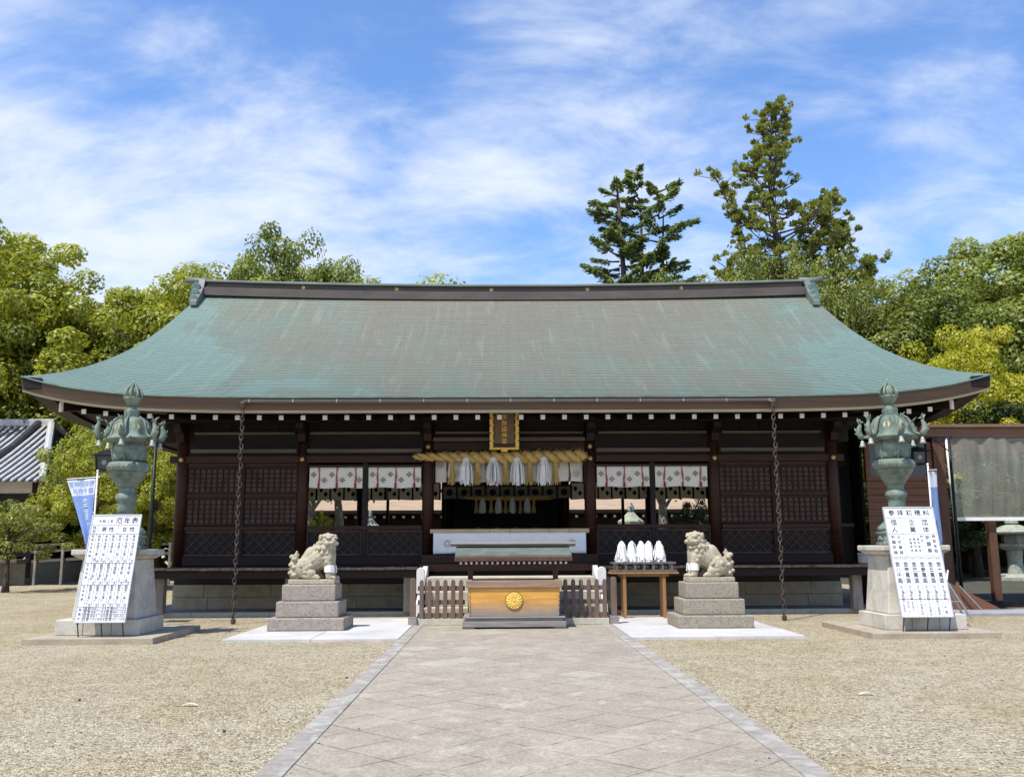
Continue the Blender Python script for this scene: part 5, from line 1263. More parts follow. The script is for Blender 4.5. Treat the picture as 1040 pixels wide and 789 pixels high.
lamp_post(10.95, 10.12, 22.5, 4.20, 3.50, 'black lamp hanging from a slim pole behind the bronze lantern near the shelter')

# ------------------------------------------------------------------ shelter with clear plastic sheet on the right
sh = thing('timber_shelter', (12.5, 23.5, 0), 'brown timber shelter with clear plastic sheet beside the right end of the hall', 'shelter')
for ya in (23.0, 27.0):
    m_ = MB(); m_.box(9.7, 16.5, ya, ya + .21, 4.22, 4.46); m_.build('roof_beam', 'brownbeam', sh, bevel=.01)
m_ = MB(); m_.prism([(22.85, 4.465), (27.4, 4.465), (27.4, 4.52), (22.85, 4.54)], 9.6, 16.7, 'x'); m_.build('roof_board', 'brownbeam', sh)
for x, y, z0 in ((10.92, 23.1, .05), (12.15, 23.15, .10), (16.2, 23.1, .05), (10.92, 27.1, .05), (16.2, 27.1, .05)):
    m_ = MB(); w = .15 if x < 11 else .10; m_.box(x - w, x + w, y - .09, y + .09, z0, 4.22 if x != 12.15 else 2.25); m_.build('post', 'brownpost', sh, bevel=.01)
m_ = MB(); m_.tube([(12.15, 23.15, 0.0), (12.15, 23.15, .10)], .035, 8); m_.lathe([(.09, 0), (.09, .015), (.04, .02)], (12.15, 23.15, 0), 12); m_.build('post_shoe', 'black', sh)
m_ = MB(); m_.sm = True; m_.tube([(11.13, 23.0, 4.2), (11.15, 23.0, 3.2), (11.18, 23.0, 2.1), (11.18, 23.0, .3)], .032, 8); m_.build('drain_pipe', 'white', sh)
m_ = MB(); m_.sm = True
def sheetp(u, v):
    x = 11.2 + 5.0 * u; z = 4.20 - 2.0 * v
    f = .035 * math.sin(u * 34 + 3 * math.sin(u * 7)) * (1 - .6 * v) + .022 * math.sin(u * 83 + v * 3) * (1 - v); return (x + .02 * math.sin(v * 9 + u * 20), 23.04 - .04 + f - .08 * math.sin(v * PI), z)
m_.grid(sheetp, 130, 24); sho = m_.build('plastic_sheet', 'sheet', sh)
m_ = MB(); m_.bar((11.2, 22.97, 2.16), (16.2, 22.97, 2.16), .06, .085); m_.build('bottom_batten', 'white', sho)
m_ = MB(); m_.tube([(13.25, 22.95, 4.2), (13.3, 22.94, 3.1), (13.42, 22.95, 2.2)], .010, 5); m_.build('pull_cord', 'white', sho)
m_ = MB()
for i in range(16): z = .32 + i * .175; m_.box(9.05, 10.76, 23.08, 23.13 - .0 * i, z, z + .168)
m_.build('board_wall', 'siding', sh, bevel=.006)
m_ = MB(); m_.box(9.05, 10.76, 23.06, 23.2, 3.125, 3.24); m_.box(9.05, 9.17, 23.06, 23.2, 3.24, 4.2); m_.box(10.64, 10.76, 23.06, 23.2, 3.24, 4.2); m_.box(9.05, 10.76, 23.06, 23.2, 4.1, 4.215); m_.build('window_frame', 'siding', sh, bevel=.006)
m_ = MB(); m_.box(9.17, 10.64, 23.12, 23.15, 3.242, 4.098); m_.build('window_glass', 'glass', sh)
m_ = MB(); m_.box(11.3, 16.4, 22.92, 23.02, .06, .16); m_.box(11.3, 16.4, 22.6, 22.7, .02, .09); m_.build('ground_rail', 'black', sh)
# dark side wing between hall and shelter
wg = thing('side_wing', (8.75, 24.5, 0), 'dark timber wing with a glazed window at the right end of the hall', 'side wing')
m_ = MB(); m_.box(8.05, 9.02, 24.0, 24.1, 1.1, 2.05); m_.box(8.05, 9.02, 24.0, 24.1, 3.55, 5.0); m_.box(8.05, 8.15, 24.0, 24.1, 2.05, 3.55); m_.box(8.92, 9.02, 24.0, 24.1, 2.05, 3.55); m_.box(9.0, 9.06, 23.3, 24.1, .0, 4.3); m_.build('wall', 'wood', wg)
m_ = MB(); m_.box(8.15, 8.92, 24.03, 24.06, 2.05, 3.55); m_.build('window_glass', 'glass', wg)
m_ = MB(); m_.box(8.1, 9.0, 23.93, 24.0, 2.0, 2.09); m_.build('window_sill', 'greywood', wg)
# clutter by the right sign
es = thing('folding_stand', (8.9, 19.2, 0), 'grey metal folding stand leaning behind the offerings sign', 'stand')
for (a, b2) in (((8.75, 19.0, .05), (9.12, 19.35, 1.0)), ((9.35, 19.0, .05), (8.95, 19.35, 1.0)), ((8.9, 19.6, .05), (9.02, 19.35, .95)), ((9.45, 19.5, .05), (9.05, 19.35, .75))):
    m_ = MB(); m_.tube([a, b2], .022, 7); m_.build('leg', 'steel', es)
m_ = MB(); m_.tube([(8.86, 19.12, .38), (9.24, 19.12, .38)], .015, 6); m_.build('cross_bar', 'steel', es)
rp = MB(); rp.prism([(9.75, .03), (11.2, .03), (9.75, .78)], 21.0, 21.08); o = origin_to(rp.build('triangular_board', 'siding', bevel=.006), (10.4, 21.04, 0)); tag(o, 'triangular brown board standing on the ground beside the folding stand', 'board')
bt = MB(); bt.bar((10.55, 20.85, .08), (10.1, 20.9, .62), .05, .025); o = origin_to(bt.build('metal_bar', 'steel'), (10.4, 20.9, .03)); tag(o, 'short grey metal bar leaning against the triangular brown board', 'bar')
bt = MB(); bt.bar((12.75, 22.3, .02), (12.45, 22.4, .60), .04, .02); o = origin_to(bt.build('metal_bar', 'steel'), (12.7, 22.3, 0)); tag(o, 'short grey metal bar leaning near the foot of the shelter post', 'bar')
sp_ = MB(); sp_.box(9.2, 11.6, 20.2, 21.1, -.05, .09); o = origin_to(sp_.build('stone_threshold', 'apron', bevel=.03), (10.4, 20.6, 0)); tag(o, 'low grey stone threshold in front of the timber shelter', 'threshold')
bn = MB(); bn.lathe([(.10, 0), (.12, .03), (.12, .20), (.135, .21), (.135, .24), (.10, .25)], (0, 0, 0), 16); o = bn.build('stone_basin', 'palestone', world=False); o.location = (8.25, 21.6, 1.11); tag(o, 'small round pale stone basin on the veranda end by the right lantern', 'basin')

# ------------------------------------------------------------------ courtyard behind the hall
co_ = thing('corridor_building', (0, 42, 0), 'low corridor with brown shingle roof seen through the open hall', 'corridor')
m_ = MB(); m_.grid(lambda u, v: (-13 + 26 * u, 41.2 + 5 * v, 3.15 + 2.7 * (.7 * v + .3 * v * v)), 12, 8); m_.grid(lambda u, v: (-13 + 26 * u, 51.2 - 5 * v, 3.15 + 2.7 * (.7 * v + .3 * v * v)), 12, 8); m_.build('roof', 'thatch', co_)
m_ = MB(); m_.box(-13, 13, 41.2, 41.35, 3.0, 3.14); m_.build('eave_board', 'wood', co_)
m_ = MB(); m_.box(-13, 13, 43.2, 43.35, 0, 4.2); m_.build('wall', 'wood', co_)
rr_ = MB(); rr_.box(-.05, .05, -.8, 1.2, -.05, .05); rr_.mi = 1; rr_.box(-.055, .055, -.812, -.801, -.055, .055); r0_ = rr_.build('rafter', ['wood', 'white'], co_, world=False)
for i in range(44):
    o = r0_ if i == 0 else r0_.copy()
    if i: col.objects.link(o)
    o.location = (-9.2 + i * .43, .2, 2.86)
def stone_lantern(x, y, h, label, sc_=1.0):
    root = thing('stone_lantern', (x, y, 0), label, 'stone lantern', 'grey stone lanterns of the gardens')
    def P(name, prof, n=6, par=root):
        m_ = MB(); m_.lathe([(r * sc_, z * h) for r, z in prof], (0, 0, 0), n, .3); return m_.build(name, 'mosslantern', par, world=False, bevel=.01)
    P('base', [(.48, 0), (.48, .07), (.36, .10), (.30, .12)]); P('shaft', [(.17, .12), (.15, .3), (.17, .48)], 14); P('platform', [(.20, .48), (.38, .54), (.38, .58), (.27, .59)]); P('fire_box', [(.24, .59), (.25, .66), (.24, .72)])
    r_ = P('cap', [(.27, .72), (.58, .735), (.60, .765), (.38, .81), (.18, .87), (.12, .88)]); P('finial', [(.08, .88), (.14, .90), (.13, .95), (.05, .985), (.01, 1.0)], 14, r_)
stone_lantern(-5.42, 37.4, 3.06, 'weathered stone lantern glimpsed through the opening left of the entrance', .75)
stone_lantern(5.14, 37.4, 3.28, 'pale stone lantern glimpsed through the opening right of the entrance')
stone_lantern(21.3, 38.5, 2.65, 'large grey stone lantern in the garden behind the plastic sheet', 1.9)

# ------------------------------------------------------------------ building with tiled roof on the left
lb = thing('tiled_house', (-25.5, 44, 0), 'low house with striped grey tile roof behind the maple trees', 'house')
XR0, XR1 = -34.0, -21.9
YE, YT, ZE, ZT = 39.5, 45.5, 4.35, 7.55
XH = -19.7                                   # eave corner of the hipped right end
def zh(v): return ZE + (ZT - ZE) * (.85 * v + .15 * v * v)
def xe(v): return XH + (XR1 - .5 - XH) * v
m_ = MB()
m_.grid(lambda u, v: (XR0 + (xe(v) - XR0) * u, YE + (YT - YE) * v, zh(v)), 4, 8); m_.grid(lambda u, v: (XR0 + (xe(v) - XR0) * u, 2 * YT - YE - (YT - YE) * v, zh(v)), 4, 8)
m_.grid(lambda u, v: (xe(v), YT + (2 * u - 1) * (YT - YE) * (1 - v), zh(v) + .001), 4, 8)
roofh = m_.build('tile_roof', 'tiledark', lb)
m_ = MB(); m_.sm = True; x = XR0 + .15
while x < XH - .2:
    vm = 1.0 if x < XR1 - .5 else (XH - x) / (XH - XR1 + .5)
    m_.tube([(x, YE - .03 + (YT - YE) * v * vm, zh(v * vm) + .05) for v in (0, .25, .5, .75, 1)], .085, 6); x += .33
m_.build('tile_rows', 'tileroof', roofh)
m_ = MB(); m_.box(XR0, XR1 - .3, YT - .22, YT + .22, ZT - .05, ZT + .32); m_.build('roof_ridge', 'tileroof', roofh, bevel=.04)
for sg in (-1, 1):
    m_ = MB(); m_.tube([(xe(v), YT + sg * (YT - YE) * (1 - v), zh(v) + .14) for v in (0, .3, .6, 1)], [.15, .17, .17, .18], 8); m_.build('hip_ridge', 'tileroof', roofh)
m_ = MB(); m_.tube([(XR1 - 1.0, YT - .3, ZT + .12), (XR1 - 1.0, YE + 3.4, zh(.57) + .16), (XR1 - 1.05, YE + 2.2, zh(.37) + .20)], [.16, .16, .20], 8); m_.build('descending_ridge', 'tiledark', roofh)
m_ = MB(); m_.box(XR0, -20.6, 41.0, 41.2, 2.6, 4.75); m_.build('plaster_wall', 'plaster', lb)
m_ = MB(); m_.box(XR0, -20.6, 40.96, 41.1, 1.2, 3.95)
m_.build('dark_wall', 'wood', lb)
for i in range(8):
    m_ = MB(); x = -33.5 + i * 1.83; m_.box(x - .09, x + .09, 40.86, 40.95, .3, 4.5); m_.build('column', 'wood', lb)
m_ = MB(); m_.box(XR0, -20.6, 39.7, 41.0, .95, 1.10); m_.build('veranda', 'greywood', lb, bevel=.01)
for i in range(9):
    m_ = MB(); x = -33.0 + i * 1.5; m_.box(x - .09, x + .09, 39.85, 40.05, 0, .948); m_.build('veranda_post', 'postgrey', lb)
m_ = MB(); m_.box(-21.9, -20.7, 40.82, 40.86, 1.9, 2.5); m_.build('wooden_panel', 'siding', lb)
m_ = MB(); m_.box(XR0, -21, 41.3, 50, 0, .9); m_.build('foundation', 'foundation', lb)
br_ = thing('railed_walkway', (-17.6, 41, 0), 'weathered wooden walkway with handrails left of the blue banner', 'walkway')
m_ = MB(); m_.bar((-20.4, 41, 1.0), (-14.2, 41, 1.35), .9, .12); m_.build('deck', 'greywood', br_)
for z in (.35, .62): 
    m_ = MB(); m_.bar((-20.4, 40.5, 1.05 + z), (-14.2, 40.5, 1.40 + z), .07, .10); m_.build('handrail', 'greywood', br_)
for i in range(6):
    m_ = MB(); x = -20.2 + i * 1.15; z = 1.0 + .35 * (x + 20.4) / 6.2; m_.box(x - .05, x + .05, 40.45, 40.55, 0, z + .72); m_.build('post', 'postgrey', br_)
# ------------------------------------------------------------------ trees
def leaf_mesh(name, P, Nn, size, tint, aspect=1.6, up=None):
    """diamond shaped leaves: P centres, Nn normals, size lengths"""
    n = len(P); Nn = Nn / (np.linalg.norm(Nn, axis=1, keepdims=True) + 1e-9)
    rnd = np.random.RandomState(n % 997); ref = rnd.normal(size=(n, 3)) if up is None else up
    T = ref - Nn * np.sum(ref * Nn, axis=1, keepdims=True); T /= (np.linalg.norm(T, axis=1, keepdims=True) + 1e-9); Bn = np.cross(Nn, T)
    a = (size * .5)[:, None]; b = a / aspect
    V = np.empty((n, 4, 3)); V[:, 0] = P - T * a; V[:, 1] = P + Bn * b + T * a * .1; V[:, 2] = P + T * a; V[:, 3] = P - Bn * b + T * a * .1
    me = bpy.data.meshes.new(name); me.vertices.add(4 * n); me.vertices.foreach_set('co', V.reshape(-1)); me.loops.add(4 * n); me.polygons.add(n)
    me.loops.foreach_set('vertex_index', np.arange(4 * n, dtype=np.int32)); me.polygons.foreach_set('loop_start', np.arange(0, 4 * n, 4, dtype=np.int32)); me.polygons.foreach_set('loop_total', np.full(n, 4, dtype=np.int32))
    at = me.attributes.new('tint', 'FLOAT', 'FACE'); at.data.foreach_set('value', tint.astype(np.float32)); me.update(); me.validate(); return me
def clumped_crown(seed, h, w, base, nclump, cr, nleaf, ls, flat=.72, irregular=.16, top=1.0):
    rs = np.random.RandomState(seed); C_ = []; tries = 0
    lobes = [(rs.uniform(-.5, .5) * w * .5, rs.uniform(-.5, .5) * w * .5, rs.uniform(.35, .8), rs.uniform(.45, .75)) for _ in range(6)]
    while len(C_) < nclump and tries < 20000:
        tries += 1; u = rs.normal(size=3); u /= np.linalg.norm(u); r = rs.uniform(.25, 1) ** .5
        lx, ly, lz, lr = lobes[rs.randint(6)] if rs.rand() < .65 else (0, 0, .5, 1.0)
        p = np.array([lx + u[0] * r * w * .5 * lr, ly + u[1] * r * w * .5 * lr, base + (h - base) * (lz + u[2] * r * .5 * lr * top)])
        if p[2] > h - cr * .5 or p[2] < base: continue
        if all(np.linalg.norm((p - q)) > cr * .62 for q in C_): C_.append(p)
    C_ = np.array(C_); Ps, Ns, Ts = [], [], []
    for c in C_:
        k = int(nleaf * rs.uniform(.7, 1.3)); r = cr * rs.uniform(.7, 1.25); u = rs.normal(size=(k, 3)); u /= np.linalg.norm(u, axis=1, keepdims=True)
        d = rs.uniform(.2, 1.0, size=(k, 1)) ** .28; bump_ = 1 + irregular * np.sin(u[:, :1] * 5 + c[0]) * np.cos(u[:, 1:2] * 6 + c[1])
        pos = c + u * d * r * bump_ * np.array([1, 1, flat]); Ps.append(pos); Ns.append(u * .9 + np.array([0, 0, .5]) + rs.normal(size=(k, 3)) * .38); Ts.append(np.clip(.5 + rs.normal() * .16 + rs.normal(size=k) * .16, 0, 1))
    P = np.concatenate(Ps); return C_, leaf_mesh('crown', P, np.concatenate(Ns), ls * np.random.RandomState(seed).uniform(.7, 1.3, len(P)), np.concatenate(Ts))
def trunk_mesh(seed, h, r, C_, base, nl=9, lean=0.0):
    rnd = random.Random(seed); m_ = MB(); m_.sm = True; pts, rr = [], []
    for i in range(8):
        t = i / 7; pts.append(Vector((lean * t * t + .03 * h * math.sin(t * 5 + seed) * t, .02 * h * math.sin(t * 4 + seed * 2) * t, h * .85 * t))); rr.append(r * (1.35 if i == 0 else 1 - .85 * t))
    m_.tube(pts, rr, 9)
    for c in sorted(C_.tolist(), key=lambda c: rnd.random())[:nl]:
        t = max(.15, min(.8, (c[2] - .30 * math.hypot(c[0], c[1])) / h * .95)); i = int(t * 7); q = pts[i].lerp(pts[min(i + 1, 7)], t * 7 - i); c = Vector(c)
        m_.tube([q, q.lerp(c, .5) + Vector((0, 0, .04 * h * rnd.uniform(-.5, .5))), c], [r * .38 * (1 - t * .6), r * .24 * (1 - t * .5), r * .06], 6)
    return m_
def broad_tree(seed, h, w, base, nclump, cr, nleaf, ls, leaf, bark='bark', r=None, nl=10, name='broadleaf_tree', **k):
    root = bpy.data.objects.new(name, None); col.objects.link(root)
    C_, cm_ = clumped_crown(seed, h, w, base, nclump, cr, nleaf, ls, **k)
    trunk_mesh(seed, h, r or h * .022, C_, base, nl).build('trunk', bark, root, world=False)
    link('crown', cm_, leaf, root); return root
def recolour(root, leaf):
    for ch in root.children:
        if ch.name.startswith('crown'): ch.material_slots[0].link = 'OBJECT'; ch.material_slots[0].material = X[leaf]
used = {}
def put(proto, x, y, hscale, label, group, rz=0.0, leaf=None, wscale=None):
    """first use moves the prototype, later uses copy it"""
    s_ = hscale; ws = wscale or hscale
    if proto.name not in used: o = proto; used[proto.name] = 1
    else: o = dup(proto, (x, y, 0))
    o.location = (x, y, 0); o.rotation_euler = (0, 0, rz); o.scale = (ws, ws, s_)
    if leaf: recolour(o, leaf)
    tag(o, label, 'tree', group); return o
TG = 'trees of the grove behind the hall'
# prototypes, 15 m tall
A = broad_tree(3, 15, 12, 2.6, 210, 1.02, 430, .21, 'leaf_bright')
Bt = broad_tree(8, 15, 11, 2.0, 230, .90, 360, .20, 'leaf_bright')
Ct = broad_tree(21, 15, 10, 2.6, 210, .88, 340, .19, 'leaf_mid')
for args in (
    (A, -29.5, 51, 1.34, 'tallest bright tree at the far left edge of the grove', .3),
    (Bt, -24.8, 50, 1.17, 'rounded bright tree just right of the far left tree', 1.2),
    (Ct, -32.0, 53, 1.0, 'mid green tree low at the left edge above the tiled house', 2.0),
    (A, -19.9, 52, 1.16, 'bright tree with a domed top left of the left roof end', 2.4),
    (Bt, -22.3, 52.5, .86, 'short bright bushy tree above the ridge of the tiled house', 3.9),
    (A, -17.6, 47.5, .80, 'low bright tree touching the left slope of the green roof', 4.4),
    (Ct, -16.5, 55, 1.27, 'mid green tree behind the left ridge ornament', .8, 'leaf_bright'),
    (Ct, -13.6, 59, 1.52, 'dark green tree rising above the left part of the ridge', 3.1, 'leaf_mid', 1.05),
    (Bt, -8.9, 61, 1.31, 'bright treetop showing just right of the dark green tree above the ridge', 5.1),
    (Ct, 21.0, 50, 1.08, 'olive tree against the right roof end ornament', 1.1, 'leaf_pine'),
    (Ct, 24.6, 49, 1.08, 'mid green tree right of the olive tree', 2.7, 'leaf_mid'),
    (Bt, 28.4, 54, 1.34, 'tall light green tree near the right edge', .5, 'leaf_mid'),
    (A, 32.5, 52, 1.40, 'tallest broad tree cut by the right edge of the photo', 2.2, 'leaf_mid'),
    (A, 21.8, 42.5, .80, 'yellow green tree glowing above the right roof slope', 5.6, 'leaf_yellow', .62),
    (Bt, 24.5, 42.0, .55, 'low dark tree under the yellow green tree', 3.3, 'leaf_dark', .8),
    (Ct, 29.0, 44.0, .72, 'dark leaved tree low at the right edge', 4.0, 'leaf_dark', 1.0),
    (Ct, 17.4, 45.5, .72, 'olive tree just above the right roof slope', .2, 'leaf_pine', .75),
):
    p_, x, y, hs, lab, rz = args[:6]; put(p_, x, y, hs, lab, TG, rz, args[6] if len(args) > 6 else None, args[7] if len(args) > 7 else None)
# dense trees in the dark leaf colour closing the view at ground level
for i, (x, y, hs, ws, lab) in enumerate(((-35, 58, .75, 1.2, 'dark leaved tree at the far left behind the tiled house'), (-27, 60, .7, 1.1, 'dark leaved tree between the bright left trees'), (-15.5, 49, .62, .9, 'dark leaved tree at the left end of the hall'), (-12.5, 44, .42, .7, 'small dark tree behind the left end of the veranda'), (13.5, 46, .45, .8, 'small dark tree behind the right end of the veranda'),
        (18.5, 40.5, .36, .7, 'low dark garden tree behind the right sign'), (23.5, 46.5, .40, .9, 'low dark garden tree behind the large stone lantern'), (33, 60, .8, 1.3, 'dark leaved tree at the far right'), (38, 48, .7, 1.2, 'dark tree beyond the right edge of the shelter'))):
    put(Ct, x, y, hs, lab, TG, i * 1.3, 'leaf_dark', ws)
# maples in front of the tiled house
Mp = broad_tree(14, 6, 6.2, 1.5, 150, .46, 300, .105, 'leaf_bright', r=.14, nl=12, name='maple_tree')
put(Mp, -16.2, 36.5, 1.04, 'bright green maple between the tiled house and the blue banner', 'maples on the left', 0.4, None, .80)
put(Mp, -13.4, 35.5, .98, 'bright green maple behind the left bronze lantern', 'maples on the left', 2.6, None, .85)
put(Mp, -10.9, 38.0, .90, 'bright green maple at the left corner of the hall', 'maples on the left', 4.6, None, .8)
Gp = broad_tree(33, 4.4, 5.4, 1.5, 42, .55, 120, .17, 'leaf_pine', r=.16, nl=14, name='garden_pine', flat=.4)
put(Gp, -18.0, 34.0, .80, 'low spreading olive pine in front of the tiled house', 'garden pines', .9, None, .68)
# courtyard trees seen through the hall
Yt = broad_tree(41, 6.0, 4.2, 3.4, 40, .6, 130, .16, 'leaf_mid', 'barkpale', r=.34, nl=8, name='courtyard_tree')
put(Yt, -7.85, 37.6, 1.0, 'pale barked courtyard tree glimpsed left through the hall', 'courtyard trees', .5)
put(Yt, -6.85, 38.4, 1.0, 'dark leaning courtyard tree beside the pale barked one', 'courtyard trees', 3.0)
put(Yt, 6.55, 37.9, 1.0, 'grey courtyard trunk glimpsed right through the hall', 'courtyard trees', 1.7)
put(Mp, -7.35, 37.0, .50, 'small bright green shrub between two courtyard trunks', 'courtyard shrubs', 1.1, None, .16)
put(Gp, 7.95, 37.4, .84, 'dark garden pine glimpsed at the right edge of the opening', 'courtyard shrubs', 2.1, 'leaf_dark', .42)
# tall fir with flat shelves of needles
def fir(seed, h, label, x, y):
    rs = np.random.RandomState(seed); rnd = random.Random(seed); root = bpy.data.objects.new('fir_tree', None); col.objects.link(root); root.location = (x, y, 0)
    m_ = MB(); m_.sm = True; tops = ((-.5, 0, .985), (.8, .2, 1.0), (2.0, -.3, .955)); Ps, Ns, Us, Ts = [], [], [], []
    m_.tube([(0, 0, 0), (.1, 0, h * .4), (-.5, 0, h * .97)], [.5, .34, .05], 9)
    m_.tube([(.1, 0, h * .5), (.9, .2, h * .66), (1.0, .2, h * .93)], [.24, .18, .04], 7); m_.tube([(.1, 0, h * .45), (2.0, -.3, h * .60), (2.3, -.3, h * .88)], [.24, .18, .04], 7)
    zz_ = np.concatenate([np.arange(.36, .995, .030)])
    for z in zz_:
        nb = 11
        for k in range(nb):
            tx, ty, tt = tops[rnd.randrange(3)] if z > .55 else tops[0]
            if z > tt: continue
            zf_ = z * h + rnd.uniform(-.3, .3); prof = max(.02, 1.0 - (z - .3) / .72) ** .36 * 3.7 * (.6 if z > .95 else 1)
            L_ = max(.7, prof * rnd.uniform(.6, 1.12)); a = rnd.random() * 2 * PI; ca, sa = math.cos(a), math.sin(a); cx_, cy_ = tx * min(1, z * 1.5), ty
            if rnd.random() < .18: continue
            rise = rnd.uniform(-.02, .16); pts = [(cx_ + ca * L_ * t, cy_ + sa * L_ * t, zf_ + L_ * (rise * t + .16 * t * t)) for t in (0, .35, .7, 1)]
            m_.tube(pts, [.07, .05, .03, .012], 5)
            n = int(105 * L_); t = rs.uniform(.30, 1.03, n) ** .8; sd = rs.uniform(-1, 1, n); wd = .16 + .30 * L_ * .42 * np.sin(np.clip(t, 0, 1) * PI * .92 + .2)
            bx_ = cx_ + ca * L_ * t - sa * sd * wd; by_ = cy_ + sa * L_ * t + ca * sd * wd; bz_ = zf_ + L_ * (rise * t + .16 * t * t) + rs.normal(size=n) * .07 - .10 * sd * sd
            Ps.append(np.stack([bx_, by_, bz_], 1)); Ns.append(np.array([0, 0, 1.]) + rs.normal(size=(n, 3)) * .35); Us.append(np.stack([ca + .8 * sd * -sa, sa + .8 * sd * ca, .35 + 0 * sd], 1)); Ts.append(np.clip(.45 + rnd.gauss(0, .14) + rs.normal(size=n) * .15, 0, 1))
    m_.build('trunk', 'bark', root, world=False); P = np.concatenate(Ps); link('crown', leaf_mesh('crown', P, np.concatenate(Ns), rs.uniform(.20, .40, len(P)), np.concatenate(Ts), 2.4, np.concatenate(Us)), 'leaf_fir', root)
    tag(root, label, 'tree', TG); return root
fir(5, 25.0, 'dark fir with flat layered branches above the ridge', 7.9, 55)
# tall open tree with tufts of upright leaves at its branch ends
def tufted(seed, h, label, x, y, spread, first, leaders, name='podocarpus_tree', leaf='leaf_pine'):
    rs = np.random.RandomState(seed); rnd = random.Random(seed); root = bpy.data.objects.new(name, None); col.objects.link(root); root.location = (x, y, 0); m_ = MB(); m_.sm = True; Ps, Ns, Us, Ts = [], [], [], []
    def tuft(c, r, n):
        u = rs.normal(size=(n, 3)); u[:, 2] = np.abs(u[:, 2]) * .9 + .15; u /= np.linalg.norm(u, axis=1, keepdims=True); d = rs.uniform(.2, 1, (n, 1)) ** .5
        Ps.append(np.array(c) + u * d * r * np.array([.75, .75, 1.15])); side = np.cross(u, rs.normal(size=(n, 3))); Ns.append(side); Us.append(u + np.array([0, 0, .6])); Ts.append(np.clip(.45 + rnd.gauss(0, .15) + rs.normal(size=n) * .15, 0, 1))
    for (lx, ly, lh, lr) in leaders:
        top = Vector((lx, ly, h * lh)); st_ = Vector((0, 0, h * .35)); pts = [Vector((0, 0, 0)), st_] + [st_.lerp(top, t) + Vector((.25 * math.sin(t * 7 + lx), 0, .06 * h * lh * math.sin(t * PI))) for t in (.33, .66)] + [top]
        m_.tube(pts, [.42 * lr + .05, .30 * lr + .03, .2 * lr + .02, .13 * lr, .03], 8)
        nb = int(84 * lr); 
        for k in range(nb):
            t = first + (1 - first) * (k + rnd.random()) / nb; tt = t * (len(pts) - 1); i = min(int(tt), len(pts) - 2); q = pts[i].lerp(pts[i + 1], tt - i)
            if q.z < h * .36: continue
            a = rnd.random() * 2 * PI; L_ = spread * lr * max(.16, (1 - (q.z / (h * lh) - .36) / .68)) ** .8 * rnd.uniform(.45, 1.1); e = q + Vector((math.cos(a) * L_, math.sin(a) * L_, L_ * rnd.uniform(.25, .75)))
            mid_ = q.lerp(e, .55) + Vector((0, 0, -.10 * L_)); m_.tube([q, mid_, e], [.07, .05, .02], 5); tuft(e, rnd.uniform(.26, .46), int(rnd.uniform(60, 110)))
            for j in range(int(2 + L_ * 1.3)):
                f = rnd.uniform(.35, 1.0); c = q.lerp(mid_, f * 2) if f < .5 else mid_.lerp(e, f * 2 - 1); c = c + Vector((rnd.gauss(0, .45), rnd.gauss(0, .45), rnd.uniform(0, .6))); m_.tube([q.lerp(e, f * .9), c], [.03, .012], 4); tuft(c, rnd.uniform(.20, .40), int(rnd.uniform(45, 85)))
        tuft(top, .5, 90)
    m_.build('trunk', 'bark', root, world=False); P = np.concatenate(Ps); link('crown', leaf_mesh('crown', P, np.concatenate(Ns), rs.uniform(.16, .30, len(P)), np.concatenate(Ts), 2.6, np.concatenate(Us)), leaf, root)
    tag(root, label, 'tree', TG); return root
tufted(4, 27.6, 'tallest tree above the roof, open crown of upright tufts', 16.3, 52, 5.4, .32, [(0.2, 0, 1.0, 1.0), (-3.2, .4, .845, .34), (3.4, .2, .80, .50)])
tufted(9, 20.5, 'ragged olive treetop right of the tallest tree', 20.6, 53, 3.0, .4, [(0, 0, 1.0, .7), (1.7, .3, .9, .5)])
Pb = broad_tree(52, 15, 9, 4, 190, .85, 340, .20, 'leaf_pine', name='cypress_tree', irregular=.45, flat=1.1)
put(Pb, 13.6, 49.5, 1.19, 'rounded olive cypress between the fir and the tallest tree', TG, .4, None, .8)
put(Pb, 16.9, 47.5, 1.17, 'rounded olive cypress in front of the tallest tree', TG, 2.0, None, .7)
put(Pb, 10.6, 53.0, 1.16, 'rounded olive cypress beside the fir', TG, 3.6, 'leaf_mid', .6)
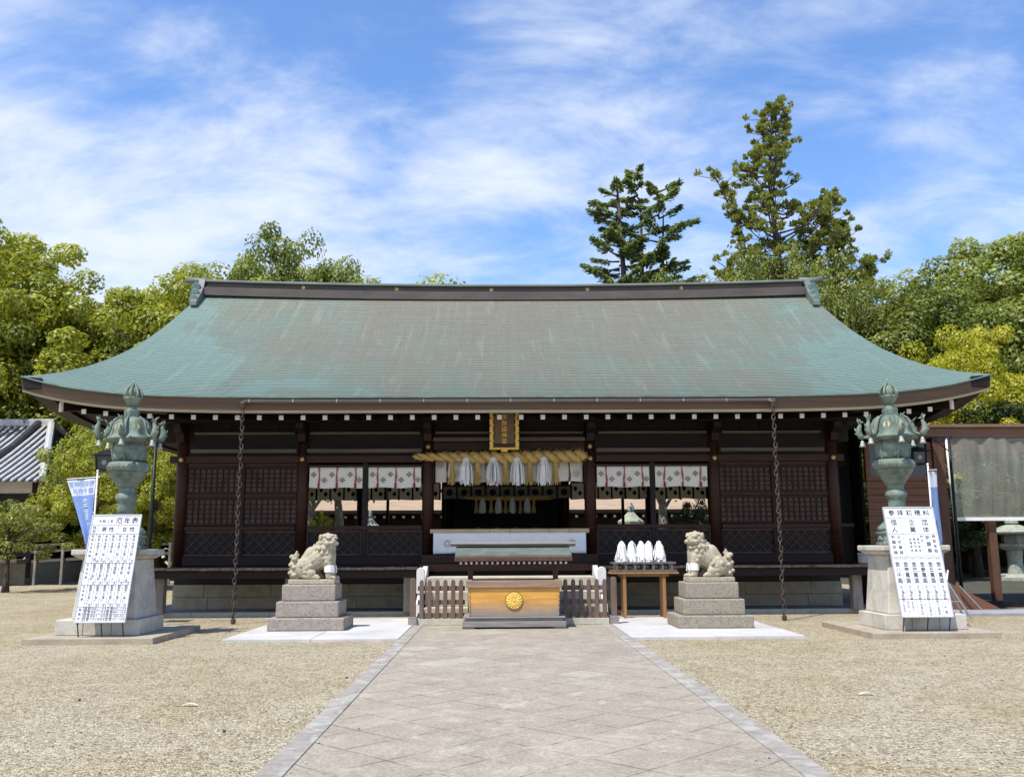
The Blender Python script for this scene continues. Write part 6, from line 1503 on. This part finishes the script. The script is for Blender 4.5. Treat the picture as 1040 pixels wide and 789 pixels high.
# undergrowth far behind, one mass
ug_rs = np.random.RandomState(77); n = 26000
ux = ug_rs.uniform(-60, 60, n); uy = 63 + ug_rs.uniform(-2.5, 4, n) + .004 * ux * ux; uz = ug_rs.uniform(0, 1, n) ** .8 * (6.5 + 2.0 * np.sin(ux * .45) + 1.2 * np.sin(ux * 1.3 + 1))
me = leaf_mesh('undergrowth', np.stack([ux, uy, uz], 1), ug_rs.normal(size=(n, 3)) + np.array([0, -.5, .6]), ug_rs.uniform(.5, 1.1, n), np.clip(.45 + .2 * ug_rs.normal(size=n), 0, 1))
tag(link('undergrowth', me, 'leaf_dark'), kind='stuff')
for i, (x, y) in enumerate(((-3.35, 9.55), (3.55, 9.9))):
    m_ = MB(); m_.grid(lambda u, v: (x + .15 * (u - .5), y + .045 * (v - .5), .012 + .02 * math.sin(u * PI)), 6, 2); o = origin_to(m_.build('dry_leaf', 'plaster'), (x, y, 0)); tag(o, ('small pale dry leaf lying on the gravel left of the path', 'small pale dry leaf lying on the gravel right of the path')[i], 'leaf', 'pale leaves on the gravel'); o.modifiers.new('thick', 'SOLIDIFY').thickness = .004
for i, (x, y, lab) in enumerate(((-2.62, 8.2, 'small dark pebble on the gravel left of the path, nearer the camera'), (-2.1, 11.4, 'small dark pebble beside the left path border'), (-4.6, 9.9, 'small dark pebble far out on the left gravel'))):
    m_ = MB(); m_.sm = True; m_.ell((x, y, .015), (.017, .013, .011), 8, 6); o = origin_to(m_.build('dark_pebble', 'tiledark'), (x, y, 0)); tag(o, lab, 'pebble', 'dark pebbles on the gravel')
# loose stones kicked up along the path, slabs and open gravel
st_rs = random.Random(91); m_ = MB()
for i in range(5200):
    d = 5.6 + 9.5 * st_rs.random() ** 1.5; x = st_rs.uniform(-.66, .66) * d - .3; q = st_rs.random()
    if q < .12: x = math.copysign(1.94 + abs(st_rs.gauss(0, .16)), x)
    elif q < .14: x = math.copysign(1.94 - abs(st_rs.gauss(0, .25)), x)
    elif abs(x) < 1.95: continue
    on = abs(x) < 1.94; r = st_rs.uniform(.004, .010); z = (.036 if on else 0) + r * .35; a = st_rs.random() * PI; rot = Matrix.Rotation(a, 3, 'Z')
    m_.mi = st_rs.choice((0, 0, 0, 0, 1, 1, 1, 2)); m_.ell((x, d, z), (r * st_rs.uniform(.9, 1.5), r, r * st_rs.uniform(.5, .8)), 5, 4, rot)
X['stone_a'] = mat('light_chip', (0.62, 0.56, 0.44), (0.48, 0.43, 0.33), 9, .9, bmp=0); X['stone_b'] = mat('tan_chip', (0.36, 0.30, 0.21), (0.26, 0.22, 0.16), 9, .9, bmp=0); X['stone_c'] = mat('dark_chip', (0.14, 0.125, 0.10), (0.10, 0.09, 0.07), 9, .9, bmp=0)
tag(m_.build('loose_gravel', ['stone_a', 'stone_b', 'stone_c']), kind='stuff')
